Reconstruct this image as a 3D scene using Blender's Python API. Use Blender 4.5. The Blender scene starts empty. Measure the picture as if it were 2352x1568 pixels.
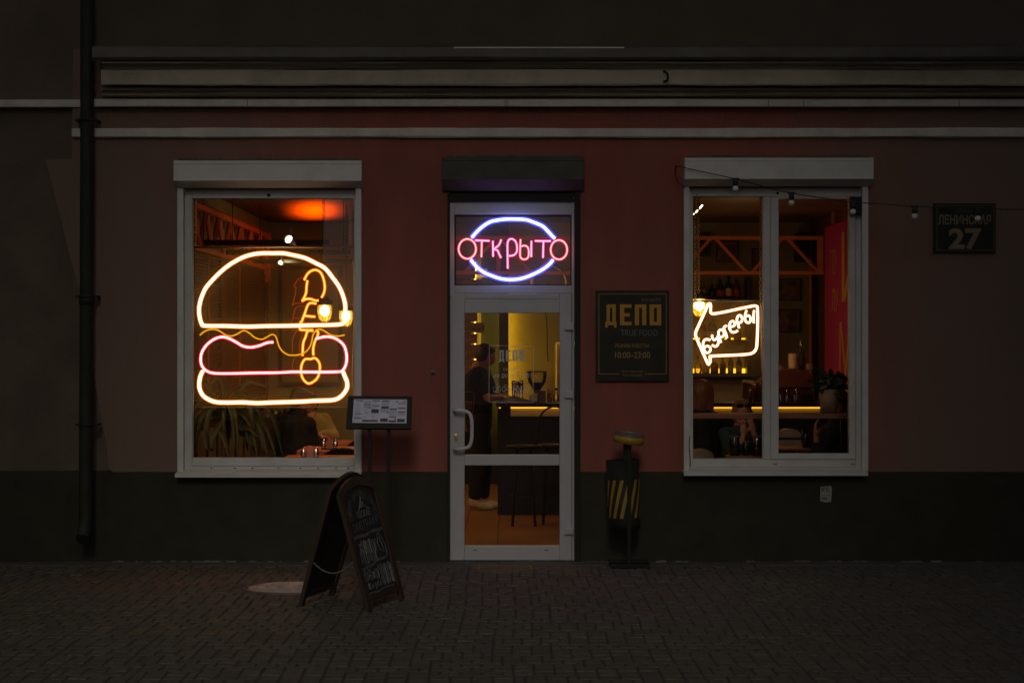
import bpy, bmesh, math, random
from mathutils import Vector, Matrix
random.seed(7)
S = bpy.context.scene
COL = S.collection
D = 16.0; H = 1.72; F = 4704.0; CX = 1176.0; CY = 784.0
# ---------------------------------------------------------------- helpers
def P(vx, vy, y=0.0):
    s = (D + y) / F
    return Vector(((vx - CX) * s, y, H - (vy - CY) * s))
def X(vx, y=0.0): return (vx - CX) * (D + y) / F
def Z(vy, y=0.0): return H - (vy - CY) * (D + y) / F

def cap(p1, p2, n=8):
    return p1, p2
class MB:
    def __init__(self): self.bm = bmesh.new()
    def box(self, x0, x1, y0, y1, z0, z1, bev=0.0, M=None):
        if x0 > x1: x0, x1 = x1, x0
        if y0 > y1: y0, y1 = y1, y0
        if z0 > z1: z0, z1 = z1, z0
        t = bmesh.new()
        bmesh.ops.create_cube(t, size=1.0)
        for v in t.verts:
            v.co = Vector(((x0+x1)/2 + v.co.x*(x1-x0), (y0+y1)/2 + v.co.y*(y1-y0), (z0+z1)/2 + v.co.z*(z1-z0)))
        if bev > 0:
            bmesh.ops.bevel(t, geom=t.edges[:], offset=bev, segments=2, affect='EDGES', profile=0.6)
        self.add(t, M)
        return self
    def vbox(self, vx0, vx1, vy0, vy1, y0, y1, bev=0.0):
        """box whose front face (at depth y0) covers the given measured rectangle"""
        return self.box(X(vx0, y0), X(vx1, y0), y0, y1, Z(vy1, y0), Z(vy0, y0), bev)
    def add(self, t, M=None):
        if M is not None: bmesh.ops.transform(t, matrix=M, verts=t.verts)
        me = bpy.data.meshes.new('tmp'); t.to_mesh(me); t.free()
        self.bm.from_mesh(me); bpy.data.meshes.remove(me)
    def poly(self, pts, y0, y1):
        """prism: polygon in XZ (list of (x,z)), from depth y0 to y1"""
        t = bmesh.new()
        a = [t.verts.new((x, y0, z)) for x, z in pts]; b = [t.verts.new((x, y1, z)) for x, z in pts]
        t.faces.new(a); t.faces.new(b[::-1])
        n = len(pts)
        for i in range(n): t.faces.new((a[i], b[i], b[(i+1) % n], a[(i+1) % n]))
        bmesh.ops.recalc_face_normals(t, faces=t.faces[:])
        self.add(t); return self
    def tube(self, pts, r, seg=8, closed=False, caps=True, rr=None):
        pts = [Vector(p) for p in pts]; n = len(pts)
        if n < 2: return self
        tang = []
        for i in range(n):
            if closed: d = pts[(i+1) % n] - pts[(i-1) % n]
            else: d = pts[min(i+1, n-1)] - pts[max(i-1, 0)]
            tang.append(d.normalized() if d.length > 1e-9 else Vector((0, 0, 1)))
        up = Vector((0, 1, 0))
        if abs(tang[0].dot(up)) > 0.9: up = Vector((1, 0, 0))
        t = bmesh.new(); rings = []
        nrm = (up - tang[0]*up.dot(tang[0])).normalized()
        for i in range(n):
            nrm = nrm - tang[i]*nrm.dot(tang[i])
            if nrm.length < 1e-6: nrm = tang[i].orthogonal()
            nrm.normalize(); bi = tang[i].cross(nrm)
            R = rr[i] if rr else r
            rings.append([t.verts.new(pts[i] + (nrm*math.cos(2*math.pi*k/seg) + bi*math.sin(2*math.pi*k/seg))*R) for k in range(seg)])
        for i in range(n if closed else n-1):
            a = rings[i]; b = rings[(i+1) % n]
            for k in range(seg): t.faces.new((a[k], a[(k+1) % seg], b[(k+1) % seg], b[k]))
        if caps and not closed:
            t.faces.new(rings[0][::-1]); t.faces.new(rings[-1])
        bmesh.ops.recalc_face_normals(t, faces=t.faces[:])
        for f in t.faces: f.smooth = len(f.verts) == 4 and seg > 5
        self.add(t); return self
    def lathe(self, prof, c=(0, 0, 0), seg=20, M=None):
        """prof: list of (radius, z)"""
        t = bmesh.new(); rings = []
        for r, z in prof:
            rings.append([t.verts.new((c[0]+max(r, 1e-5)*math.cos(2*math.pi*k/seg), c[1]+max(r, 1e-5)*math.sin(2*math.pi*k/seg), c[2]+z)) for k in range(seg)])
        for i in range(len(rings)-1):
            a = rings[i]; b = rings[i+1]
            for k in range(seg):
                f = t.faces.new((a[k], a[(k+1) % seg], b[(k+1) % seg], b[k])); f.smooth = True
        bmesh.ops.remove_doubles(t, verts=t.verts, dist=2e-5)
        bmesh.ops.recalc_face_normals(t, faces=t.faces[:])
        self.add(t, M); return self
    def ell(self, c, r, rot=None, seg=14):
        t = bmesh.new(); bmesh.ops.create_uvsphere(t, u_segments=seg, v_segments=max(6, seg*2//3), radius=1.0)
        for f in t.faces: f.smooth = True
        M = Matrix.Translation(Vector(c)) @ (rot.to_4x4() if rot else Matrix.Identity(4)) @ Matrix.Diagonal((r[0], r[1], r[2], 1))
        self.add(t, M); return self
    def quad(self, a, b, c, d):
        v = [self.bm.verts.new(Vector(p)) for p in (a, b, c, d)]; self.bm.faces.new(v); return self
    def done(self, name, mat, parent=None, **kw):
        me = bpy.data.meshes.new(name); self.bm.to_mesh(me); self.bm.free()
        return link(name, me, mat, parent, **kw)
    # (continued below)
def done_split(mb, name, mat_, parent):
    """every separate piece of the mesh becomes a part of its own"""
    bm = mb.bm; bm.verts.ensure_lookup_table(); seen = set(); outs = []
    for v in bm.verts:
        if v in seen: continue
        st = [v]; seen.add(v); isl = []
        while st:
            q = st.pop(); isl.append(q)
            for e in q.link_edges:
                w = e.other_vert(q)
                if w not in seen: seen.add(w); st.append(w)
        idx = {q: i for i, q in enumerate(isl)}; fs = set(f for q in isl for f in q.link_faces)
        me = bpy.data.meshes.new(name); me.from_pydata([tuple(q.co) for q in isl], [], [[idx[q] for q in f.verts] for f in fs])
        sm = [f.smooth for f in fs]; me.polygons.foreach_set('use_smooth', sm); me.update()
        outs.append(link(name, me, mat_, parent))
    bm.free(); return outs
def wloc(o):
    v = Vector(o.location)
    while o.parent: o = o.parent; v += o.location
    return v
def link(name, me, mat, parent=None, label=None, cat=None, group=None, kind=None):
    o = bpy.data.objects.new(name, me); COL.objects.link(o)
    if mat is not None and not me.materials: me.materials.append(MAT[mat] if isinstance(mat, str) else mat)
    if parent is not None:
        o.parent = parent; o.location = -wloc(parent)
    tag(o, label, cat, group, kind)
    return o
def tag(o, label=None, cat=None, group=None, kind=None):
    if label: o['label'] = label
    if cat: o['category'] = cat
    if group: o['group'] = group
    if kind: o['kind'] = kind
def thing(name, label, cat, loc=(0, 0, 0), group=None):
    o = bpy.data.objects.new(name, None); COL.objects.link(o); o.location = loc
    o.empty_display_size = 0.05
    tag(o, label, cat, group); return o
def setting(name, mb, mat): 
    o = mb.done(name, mat); o['kind'] = 'structure'; return o
def dup(root, delta, label=None):
    r = root.copy(); COL.objects.link(r); r.location = root.location + Vector(delta)
    if label: r['label'] = label
    def rec(a, b):
        for ch in [q for q in bpy.data.objects if q.parent == a]:
            c = ch.copy(); COL.objects.link(c); c.parent = b; rec(ch, c)
    rec(root, r); return r
def smooth(pts, n=5, closed=False):
    """Catmull-Rom through points"""
    pts = [Vector(p) for p in pts]; m = len(pts); out = []
    rng = range(m if closed else m-1)
    for i in rng:
        if closed: p0, p1, p2, p3 = pts[(i-1) % m], pts[i], pts[(i+1) % m], pts[(i+2) % m]
        else: p0, p1, p2, p3 = pts[max(i-1, 0)], pts[i], pts[i+1], pts[min(i+2, m-1)]
        for k in range(n):
            t = k/n
            out.append(0.5*((2*p1) + (-p0+p2)*t + (2*p0-5*p1+4*p2-p3)*t*t + (-p0+3*p1-3*p2+p3)*t**3))
    if not closed: out.append(pts[-1])
    return out
def text_bm(s, w, h, depth=0.002, bold=0.0):
    """text mesh filling a w x h box, lower-left at origin, in the XZ plane facing -Y"""
    c = bpy.data.curves.new('t', 'FONT'); c.body = s; c.extrude = 0.02; c.resolution_u = 3; c.offset = bold
    o = bpy.data.objects.new('t', c); COL.objects.link(o)
    bpy.context.view_layer.update()
    dg = bpy.context.evaluated_depsgraph_get()
    me = bpy.data.meshes.new_from_object(o.evaluated_get(dg))
    bpy.data.objects.remove(o); bpy.data.curves.remove(c)
    t = bmesh.new(); t.from_mesh(me); bpy.data.meshes.remove(me)
    if not t.verts: return t
    xs = [v.co.x for v in t.verts]; ys = [v.co.y for v in t.verts]
    x0, x1, y0, y1 = min(xs), max(xs), min(ys), max(ys)
    for v in t.verts:
        x = (v.co.x-x0)/(x1-x0)*w; z = (v.co.y-y0)/(y1-y0)*h
        v.co = Vector((x, -depth if v.co.z > 0 else 0.0, z))
    return t
def vtext(mb, s, vx0, vx1, vy0, vy1, y, depth=0.002, bold=0.0):
    t = text_bm(s, X(vx1, y)-X(vx0, y), Z(vy0, y)-Z(vy1, y), depth, bold)
    mb.add(t, Matrix.Translation((X(vx0, y), y, Z(vy1, y))))
# block capitals of the shop sign: each letter a list of bars in a unit box (x0,x1,z0,z1)
def depo(mb, x0, z0, w, h, y, depth=0.003):
    """the four block letters of the shop sign filling w x h"""
    t = 0.075*w; L = 0.205*w; g = (w-4*L)/3
    def bar(a, b, c, d): mb.box(x0+a, x0+b, y-depth, y, z0+c, z0+d)
    f = 0.10*h   # feet of the first letter hang lower
    def D_(o):
        bar(o, o+L, f, f+t*.8); bar(o, o+t*.6, 0, f); bar(o+L-t*.6, o+L, 0, f)
        bar(o+L*.12, o+L*.12+t*.8, f+t*.8, h-t*.8); bar(o+L*.92-t*.8, o+L*.92, f+t*.8, h-t*.8); bar(o+L*.12, o+L*.92, h-t*.8, h)
    def E_(o):
        bar(o, o+t, f, h); bar(o+t, o+L, f, f+t*.8); bar(o+t, o+L*.85, (h+f)/2-t*.4, (h+f)/2+t*.4); bar(o+t, o+L, h-t*.8, h)
    def P_(o):
        bar(o, o+t, f, h-t*.8); bar(o+L-t, o+L, f, h-t*.8); bar(o, o+L, h-t*.8, h)
    def O_(o):
        bar(o, o+t, f+t*.8, h-t*.8); bar(o+L-t, o+L, f+t*.8, h-t*.8); bar(o, o+L, h-t*.8, h); bar(o, o+L, f, f+t*.8)
    D_(0); E_(L+g); P_(2*(L+g)); O_(3*(L+g))
def frame_bars(mb, x0, x1, z0, z1, y0, y1, wl, wr=None, wt=None, wb=None, bev=0.0):
    wr = wl if wr is None else wr; wt = wl if wt is None else wt; wb = wl if wb is None else wb
    mb.box(x0, x0+wl, y0, y1, z0, z1, bev); mb.box(x1-wr, x1, y0, y1, z0, z1, bev)
    mb.box(x0+wl+.0004, x1-wr-.0004, y0+.0008, y1-.0008, z1-wt, z1, bev); mb.box(x0+wl+.0004, x1-wr-.0004, y0+.0008, y1-.0008, z0, z0+wb, bev)
# ---------------------------------------------------------------- materials
MAT = {}
def nodes(name):
    m = bpy.data.materials.new(name); m.use_nodes = True; MAT[name] = m
    nt = m.node_tree; nt.nodes.clear(); return m, nt, nt.nodes, nt.links
def mat(name, col, rough=0.6, metal=0.0, var=0.15, scale=8.0, bump=0.0, bscale=60.0, spec=0.5, dirt=None, dscale=1.5, damt=0.5, coat=0.0, stretch=None):
    m, nt, N, L = nodes(name)
    out = N.new('ShaderNodeOutputMaterial'); b = N.new('ShaderNodeBsdfPrincipled')
    b.inputs['Roughness'].default_value = rough; b.inputs['Metallic'].default_value = metal
    b.inputs['Specular IOR Level'].default_value = spec; b.inputs['Coat Weight'].default_value = coat
    L.new(b.outputs[0], out.inputs[0])
    tc = N.new('ShaderNodeTexCoord'); src = tc.outputs['Object']
    if stretch:
        mp = N.new('ShaderNodeMapping'); mp.inputs['Scale'].default_value = stretch; L.new(src, mp.inputs[0]); src = mp.outputs[0]
    n = N.new('ShaderNodeTexNoise'); n.inputs['Scale'].default_value = scale; n.inputs['Detail'].default_value = 5; L.new(src, n.inputs['Vector'])
    mr = N.new('ShaderNodeMapRange'); mr.inputs[1].default_value = .3; mr.inputs[2].default_value = .7; mr.inputs[3].default_value = 1-var; mr.inputs[4].default_value = 1+var
    L.new(n.outputs[0], mr.inputs[0])
    mul = N.new('ShaderNodeMixRGB'); mul.blend_type = 'MULTIPLY'; mul.inputs[0].default_value = 1.0
    mul.inputs[1].default_value = (*col, 1); L.new(mr.outputs[0], mul.inputs[2])
    last = mul.outputs[0]
    if dirt:
        n2 = N.new('ShaderNodeTexNoise'); n2.inputs['Scale'].default_value = dscale; n2.inputs['Detail'].default_value = 8; n2.inputs['Roughness'].default_value = .65
        L.new(tc.outputs['Object'], n2.inputs['Vector'])
        r2 = N.new('ShaderNodeMapRange'); r2.inputs[1].default_value = .45; r2.inputs[2].default_value = .75; r2.inputs[4].default_value = damt
        L.new(n2.outputs[0], r2.inputs[0])
        mx = N.new('ShaderNodeMixRGB'); L.new(r2.outputs[0], mx.inputs[0]); L.new(last, mx.inputs[1]); mx.inputs[2].default_value = (*dirt, 1); last = mx.outputs[0]
    L.new(last, b.inputs['Base Color'])
    if bump > 0:
        n3 = N.new('ShaderNodeTexNoise'); n3.inputs['Scale'].default_value = bscale; n3.inputs['Detail'].default_value = 4; L.new(src, n3.inputs['Vector'])
        bp = N.new('ShaderNodeBump'); bp.inputs['Strength'].default_value = bump; bp.inputs['Distance'].default_value = 0.01
        L.new(n3.outputs[0], bp.inputs['Height']); L.new(bp.outputs[0], b.inputs['Normal'])
    return m
def emit(name, col, st):
    m, nt, N, L = nodes(name); out = N.new('ShaderNodeOutputMaterial'); e = N.new('ShaderNodeEmission')
    e.inputs[0].default_value = (*col, 1); e.inputs[1].default_value = st; L.new(e.outputs[0], out.inputs[0]); return m
def shell(name, col, st, tr=0.75):
    m, nt, N, L = nodes(name); out = N.new('ShaderNodeOutputMaterial'); e = N.new('ShaderNodeEmission'); a = N.new('ShaderNodeAddShader'); t = N.new('ShaderNodeBsdfTransparent')
    e.inputs[0].default_value = (*col, 1); e.inputs[1].default_value = st; t.inputs[0].default_value = (tr, tr, tr, 1)
    L.new(e.outputs[0], a.inputs[0]); L.new(t.outputs[0], a.inputs[1]); L.new(a.outputs[0], out.inputs[0]); m.cycles.emission_sampling = 'NONE'; return m
def glass(name, tint=(1, 1, 1), ior=1.4, rough=0.0, add=0.0):
    m, nt, N, L = nodes(name); out = N.new('ShaderNodeOutputMaterial'); t = N.new('ShaderNodeBsdfTransparent'); g = N.new('ShaderNodeBsdfGlossy'); mx = N.new('ShaderNodeMixShader'); f = N.new('ShaderNodeFresnel')
    f.inputs[0].default_value = ior; g.inputs['Roughness'].default_value = rough; t.inputs[0].default_value = (*tint, 1); g.inputs[0].default_value = (.9, .9, .9, 1)
    src = f.outputs[0]
    if add:
        ad = N.new('ShaderNodeMath'); ad.inputs[1].default_value = add; L.new(src, ad.inputs[0]); src = ad.outputs[0]
    L.new(src, mx.inputs[0]); L.new(t.outputs[0], mx.inputs[1]); L.new(g.outputs[0], mx.inputs[2]); L.new(mx.outputs[0], out.inputs[0]); return m
def film(name, col, amt, grid=None):
    """clear board with a faint hazy film that catches light, optionally with a fine grid"""
    m, nt, N, L = nodes(name); out = N.new('ShaderNodeOutputMaterial'); t = N.new('ShaderNodeBsdfTransparent'); d = N.new('ShaderNodeBsdfDiffuse'); mx = N.new('ShaderNodeMixShader')
    tr = N.new('ShaderNodeBsdfTranslucent'); m2 = N.new('ShaderNodeMixShader'); m2.inputs[0].default_value = .4
    d.inputs[0].default_value = (*col, 1); tr.inputs[0].default_value = (*col, 1)
    L.new(d.outputs[0], m2.inputs[1]); L.new(tr.outputs[0], m2.inputs[2])
    mx.inputs[0].default_value = amt
    if grid:
        tc = N.new('ShaderNodeTexCoord'); sp = N.new('ShaderNodeSeparateXYZ'); L.new(tc.outputs['Object'], sp.inputs[0])
        outs = []
        for ax in (0, 2):
            mu = N.new('ShaderNodeMath'); mu.operation = 'MULTIPLY'; mu.inputs[1].default_value = grid; L.new(sp.outputs[ax], mu.inputs[0])
            fr = N.new('ShaderNodeMath'); fr.operation = 'FRACT'; L.new(mu.outputs[0], fr.inputs[0])
            lt = N.new('ShaderNodeMath'); lt.operation = 'LESS_THAN'; lt.inputs[1].default_value = .22; L.new(fr.outputs[0], lt.inputs[0]); outs.append(lt)
        mxm = N.new('ShaderNodeMath'); mxm.operation = 'MAXIMUM'; L.new(outs[0].outputs[0], mxm.inputs[0]); L.new(outs[1].outputs[0], mxm.inputs[1])
        ma = N.new('ShaderNodeMath'); ma.operation = 'MULTIPLY_ADD'; ma.inputs[1].default_value = amt*.9; ma.inputs[2].default_value = amt*.6; L.new(mxm.outputs[0], ma.inputs[0]); L.new(ma.outputs[0], mx.inputs[0])
    L.new(t.outputs[0], mx.inputs[1]); L.new(m2.outputs[0], mx.inputs[2]); L.new(mx.outputs[0], out.inputs[0]); return m

mat('red_plaster', (.295, .080, .058), .8, spec=.5, var=.16, scale=4, stretch=(1, 1, .3), bump=.35, bscale=45, dirt=(.24, .09, .07), dscale=1.1, damt=.6)
# vignette painted into the colour: red turns grey-brown towards both ends of the front
def paint_vignette(m, brown):
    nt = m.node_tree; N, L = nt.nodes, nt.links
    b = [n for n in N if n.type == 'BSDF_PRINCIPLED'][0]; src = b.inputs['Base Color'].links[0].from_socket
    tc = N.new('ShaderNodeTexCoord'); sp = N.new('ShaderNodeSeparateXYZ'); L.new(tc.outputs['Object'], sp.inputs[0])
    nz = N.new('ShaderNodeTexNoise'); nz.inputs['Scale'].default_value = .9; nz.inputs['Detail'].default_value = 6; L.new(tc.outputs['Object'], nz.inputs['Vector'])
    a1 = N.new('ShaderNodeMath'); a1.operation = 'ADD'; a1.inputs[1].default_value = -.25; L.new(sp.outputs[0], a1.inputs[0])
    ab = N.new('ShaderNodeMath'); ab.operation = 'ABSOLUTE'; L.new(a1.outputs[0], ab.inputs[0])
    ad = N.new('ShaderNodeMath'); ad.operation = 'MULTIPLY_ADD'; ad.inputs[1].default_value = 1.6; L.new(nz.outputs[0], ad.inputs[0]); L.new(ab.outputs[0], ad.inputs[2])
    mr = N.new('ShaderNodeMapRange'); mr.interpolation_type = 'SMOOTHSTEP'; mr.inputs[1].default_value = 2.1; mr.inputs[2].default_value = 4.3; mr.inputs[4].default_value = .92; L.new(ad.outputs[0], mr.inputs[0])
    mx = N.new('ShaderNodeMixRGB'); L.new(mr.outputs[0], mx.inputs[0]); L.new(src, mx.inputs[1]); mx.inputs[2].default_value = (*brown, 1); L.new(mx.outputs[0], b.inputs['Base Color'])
paint_vignette(MAT['red_plaster'], (.195, .135, .10))
mat('upper_plaster', (.10, .08, .055), .8, var=.12, scale=3, bump=.4, bscale=30)
mat('old_plaster', (.145, .106, .076), .9, var=.15, scale=2.5, bump=.4, bscale=35, dirt=(.07, .05, .04), damt=.5)
mat('plinth_paint', (.046, .043, .028), .85, spec=.15, var=.15, scale=5, bump=.3, bscale=25, dirt=(.05, .048, .035), damt=.5)
mat('cream_paint', (.54, .47, .37), .8, var=.10, scale=4, bump=.4, bscale=25, dirt=(.2, .175, .14), dscale=2.2, damt=.6, stretch=(.5, 1, 1))
mat('band_paint', (.70, .65, .58), .75, var=.07, scale=5, bump=.35, bscale=30, dirt=(.33, .29, .24), dscale=3, damt=.5)
mat('cove_paint', (.36, .32, .25), .85, var=.12, scale=4, bump=.4, bscale=25, dirt=(.14, .12, .10), dscale=2, damt=.6)
mat('flashing', (.12, .115, .095), .55, .3, var=.2, scale=4, bump=.2, bscale=20, dirt=(.06, .055, .045), damt=.6)
mat('white_metal', (.69, .67, .62), .42, var=.05, scale=6, bump=.05, bscale=80, dirt=(.40, .37, .32), dscale=4, damt=.4)
mat('white_plastic', (.63, .60, .575), .38, var=.05, scale=6, dirt=(.40, .37, .33), dscale=5, damt=.4)
mat('door_plastic', (.50, .495, .51), .38, var=.03, scale=6, dirt=(.38, .36, .34), dscale=4, damt=.35)
mat('dark_metal', (.085, .08, .062), .6, 0, spec=.2, var=.15, scale=8, bump=.05)
mat('black_metal', (.024, .023, .017), .6, 0, spec=.2, var=.15, scale=8)
mat('pipe_paint', (.030, .031, .020), .6, 0, spec=.2, var=.2, scale=6, bump=.1)
mat('screw', (.05, .045, .04), .5, .6)
mat('bright_screw', (.7, .68, .62), .3, .9)
mat('gasket', (.02, .02, .02), .7)
mat('mortar', (.11, .10, .085), .95, bump=.6, bscale=15, var=.3)
mat('bin_black', (.02, .02, .014), .6, spec=.2)
mat('sand', (.062, .056, .042), .95, bump=.5, bscale=80, var=.3)
mat('kerb', (.10, .094, .08), .9, var=.2, scale=6, bump=.4, bscale=40)
mat('crumb', (.20, .185, .155), .9)
mat('iron_cover', (.52, .42, .38), .5, .35, var=.15, scale=20, bump=.8, bscale=35)
mat('iron_ring', (.16, .13, .11), .6, .4)
mat('grate', (.13, .10, .065), .45, .6)
mat('sign_black', (.045, .042, .032), .7, spec=.12)
mat('plate_green', (.028, .033, .018), .7, spec=.15)
mat('sign_gold', (.60, .28, .018), .6, var=.05)
mat('sign_grey', (.17, .155, .13), .5)
mat('sign_goldline', (.38, .22, .04), .45)
mat('plate_brown', (.24, .185, .11), .6)
mat('plate_dim', (.085, .07, .045), .6)
mat('hazard_yellow', (.42, .25, .014), .5, var=.15, dirt=(.2, .12, .02), damt=.4)
mat('hazard_dim', (.36, .21, .012), .5, var=.15)
mat('ash_top', (.22, .21, .22), .4, .5)
mat('wood_frame', (.052, .028, .014), .6, var=.3, scale=6, stretch=(1, 1, .15), bump=.2)
mat('slate', (.018, .018, .015), .75, var=.3, scale=10, dirt=(.045, .045, .042), dscale=5, damt=.5)
mat('chalk', (.26, .25, .235), .95, var=.35, scale=60)
mat('chalk_dim', (.12, .115, .108), .95, var=.4, scale=50)
mat('rope', (.17, .15, .125), .9)
mat('paper', (.66, .66, .80), .55, var=.03)
mat('print_dark', (.05, .047, .055), .6)
mat('print_grey', (.36, .355, .42), .6)
mat('print_mid', (.48, .48, .585), .6)
mat('vinyl', (.60, .57, .58), .6)
mat('vinyl_dim', (.22, .20, .20), .6)
mat('bulb_white', (.85, .83, .78), .25, coat=.3)
mat('rubber', (.02, .022, .018), .6)
mat('sticker', (.36, .35, .28), .7, var=.2, scale=15)
mat('sticker_ink', (.055, .055, .045), .7)
# interior
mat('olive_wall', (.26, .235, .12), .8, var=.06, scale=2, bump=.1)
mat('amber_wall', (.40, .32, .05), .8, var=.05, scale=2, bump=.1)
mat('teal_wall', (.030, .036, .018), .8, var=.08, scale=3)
mat('ceiling_paint', (.12, .075, .05), .5, var=.2, scale=1.5, bump=.2)
mat('floor_tile', (.26, .13, .045), .35, var=.15, scale=3, stretch=(1, .2, 1))
mat('truss_paint', (.62, .17, .06), .5, var=.1)
mat('blind', (.12, .055, .032), .55, var=.2, scale=5)
mat('copper_strip', (.7, .25, .08), .35, .7)
mat('leather', (.05, .022, .014), .22, var=.15, coat=.5)
mat('dark_wood', (.11, .05, .028), .5, var=.3, scale=4, stretch=(.3, 1, 3), bump=.15)
mat('plank_wood', (.21, .095, .05), .55, var=.35, scale=4, stretch=(.5, 1, 4), bump=.2)
mat('table_wood', (.50, .13, .025), .4, var=.2, scale=5, stretch=(1, .2, 1))
mat('bar_black', (.016, .014, .012), .45, spec=.3)
mat('white_seal', (.6, .56, .5), .5)
mat('shelf_dark', (.03, .017, .012), .5)
mat('board_sage', (.42, .41, .28), .75, var=.04)
mat('red_panel', (.52, .026, .20), .5, var=.06)
mat('panel_gold', (.55, .32, .10), .45)
mat('photo_sepia', (.17, .085, .055), .5, var=.75, scale=9)
mat('photo_dark', (.05, .03, .022), .5, var=.8, scale=7)
mat('chrome', (.75, .72, .66), .12, 1.0)
mat('brass', (.55, .38, .14), .3, 1.0)
mat('rust_chain', (.75, .50, .18), .4, .5)
mat('coffee', (.03, .013, .008), .6)
mat('copper_body', (.26, .085, .045), .3, .6)
mat('ceramic', (.52, .44, .30), .5)
mat('terracotta', (.22, .15, .10), .7)
mat('leaf', (.036, .040, .007), .5, spec=.25, var=.35, scale=6)
mat('leaf_dark', (.018, .026, .010), .5, var=.35, scale=6)
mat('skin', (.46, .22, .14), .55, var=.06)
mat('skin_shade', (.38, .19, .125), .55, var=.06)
mat('hair_brown', (.045, .022, .012), .55, var=.5, scale=30, stretch=(3, 3, .4))
mat('hair_auburn', (.21, .075, .03), .5, var=.4, scale=25, stretch=(3, 3, .3))
mat('hair_blonde', (.30, .16, .06), .5, var=.4, scale=25, stretch=(3, 3, .3))
mat('cloth_black', (.017, .016, .014), .85, spec=.3, bump=.8, bscale=9, var=.3)
mat('cloth_pants', (.02, .019, .017), .85, bump=.2, bscale=30)
mat('cloth_yellow', (.42, .34, .11), .85, bump=.8, bscale=9, var=.2)
mat('cloth_teal', (.03, .06, .06), .85, spec=.3, bump=.8, bscale=9, var=.25)
mat('cloth_navy', (.018, .022, .026), .8, bump=.3, bscale=25)
mat('shoe_white', (.60, .50, .32), .6)
mat('print_orange', (.55, .16, .035), .6)
mat('napkin', (.50, .22, .13), .7)
mat('cushion', (.33, .25, .16), .85)
mat('bottle_green', (.02, .04, .015), .15, coat=.5)
mat('bottle_amber', (.16, .055, .015), .15, coat=.5)
mat('bottle_red', (.30, .02, .012), .2, coat=.5)
mat('bottle_cream', (.62, .52, .30), .4)
mat('label_yellow', (.72, .55, .18), .6)
mat('label_red', (.40, .05, .025), .6)
mat('label_cream', (.55, .42, .25), .6)
mat('steel_rod', (.35, .27, .15), .3, .9)
glass('window_glass', ior=1.25)
glass('clear_glass', (.93, .9, .82), ior=1.5, add=.05)
glass('lamp_glass', (1, .82, .45), ior=1.5, add=.03)
film('neon_board', (.80, .74, .95), .05, grid=70)
film('neon_mesh', (1, .70, .22), .036, grid=70)
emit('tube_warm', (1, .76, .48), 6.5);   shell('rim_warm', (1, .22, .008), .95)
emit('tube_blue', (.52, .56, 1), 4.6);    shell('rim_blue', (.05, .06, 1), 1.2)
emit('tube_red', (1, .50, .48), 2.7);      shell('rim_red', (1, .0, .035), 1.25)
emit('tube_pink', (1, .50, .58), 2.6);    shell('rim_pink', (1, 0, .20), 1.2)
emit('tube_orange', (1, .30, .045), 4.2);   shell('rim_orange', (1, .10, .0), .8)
emit('tube_yellow', (1, .40, .005), .95);
emit('tube_patty', (1, .66, .58), 4.0);
emit('ghost_orange', (1, .12, .01), .45)
emit('filament', (1, .66, .25), 60.0)
emit('bulb_glow', (1, .8, .42), 14.0)
emit('led', (1, .38, .02), 1.9)
emit('led_white', (1, .9, .65), 8.0)
emit('spot_white', (1, .93, .72), 4.0)
emit('led_shelf', (1, .40, .015), 2.6)
emit('led_hidden', (1, .62, .05), 10.0)
SKY = 0.022; SUN = 0.30; OPP_H = 24.0; GW = 2.8; GC = -.9; GH = 15.3
# ================================================================ SETTING: ground
mb = MB(); mb.box(-30, 30, -40, -0.005, -0.3, -0.0065); setting('ground', mb, 'sand')
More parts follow.
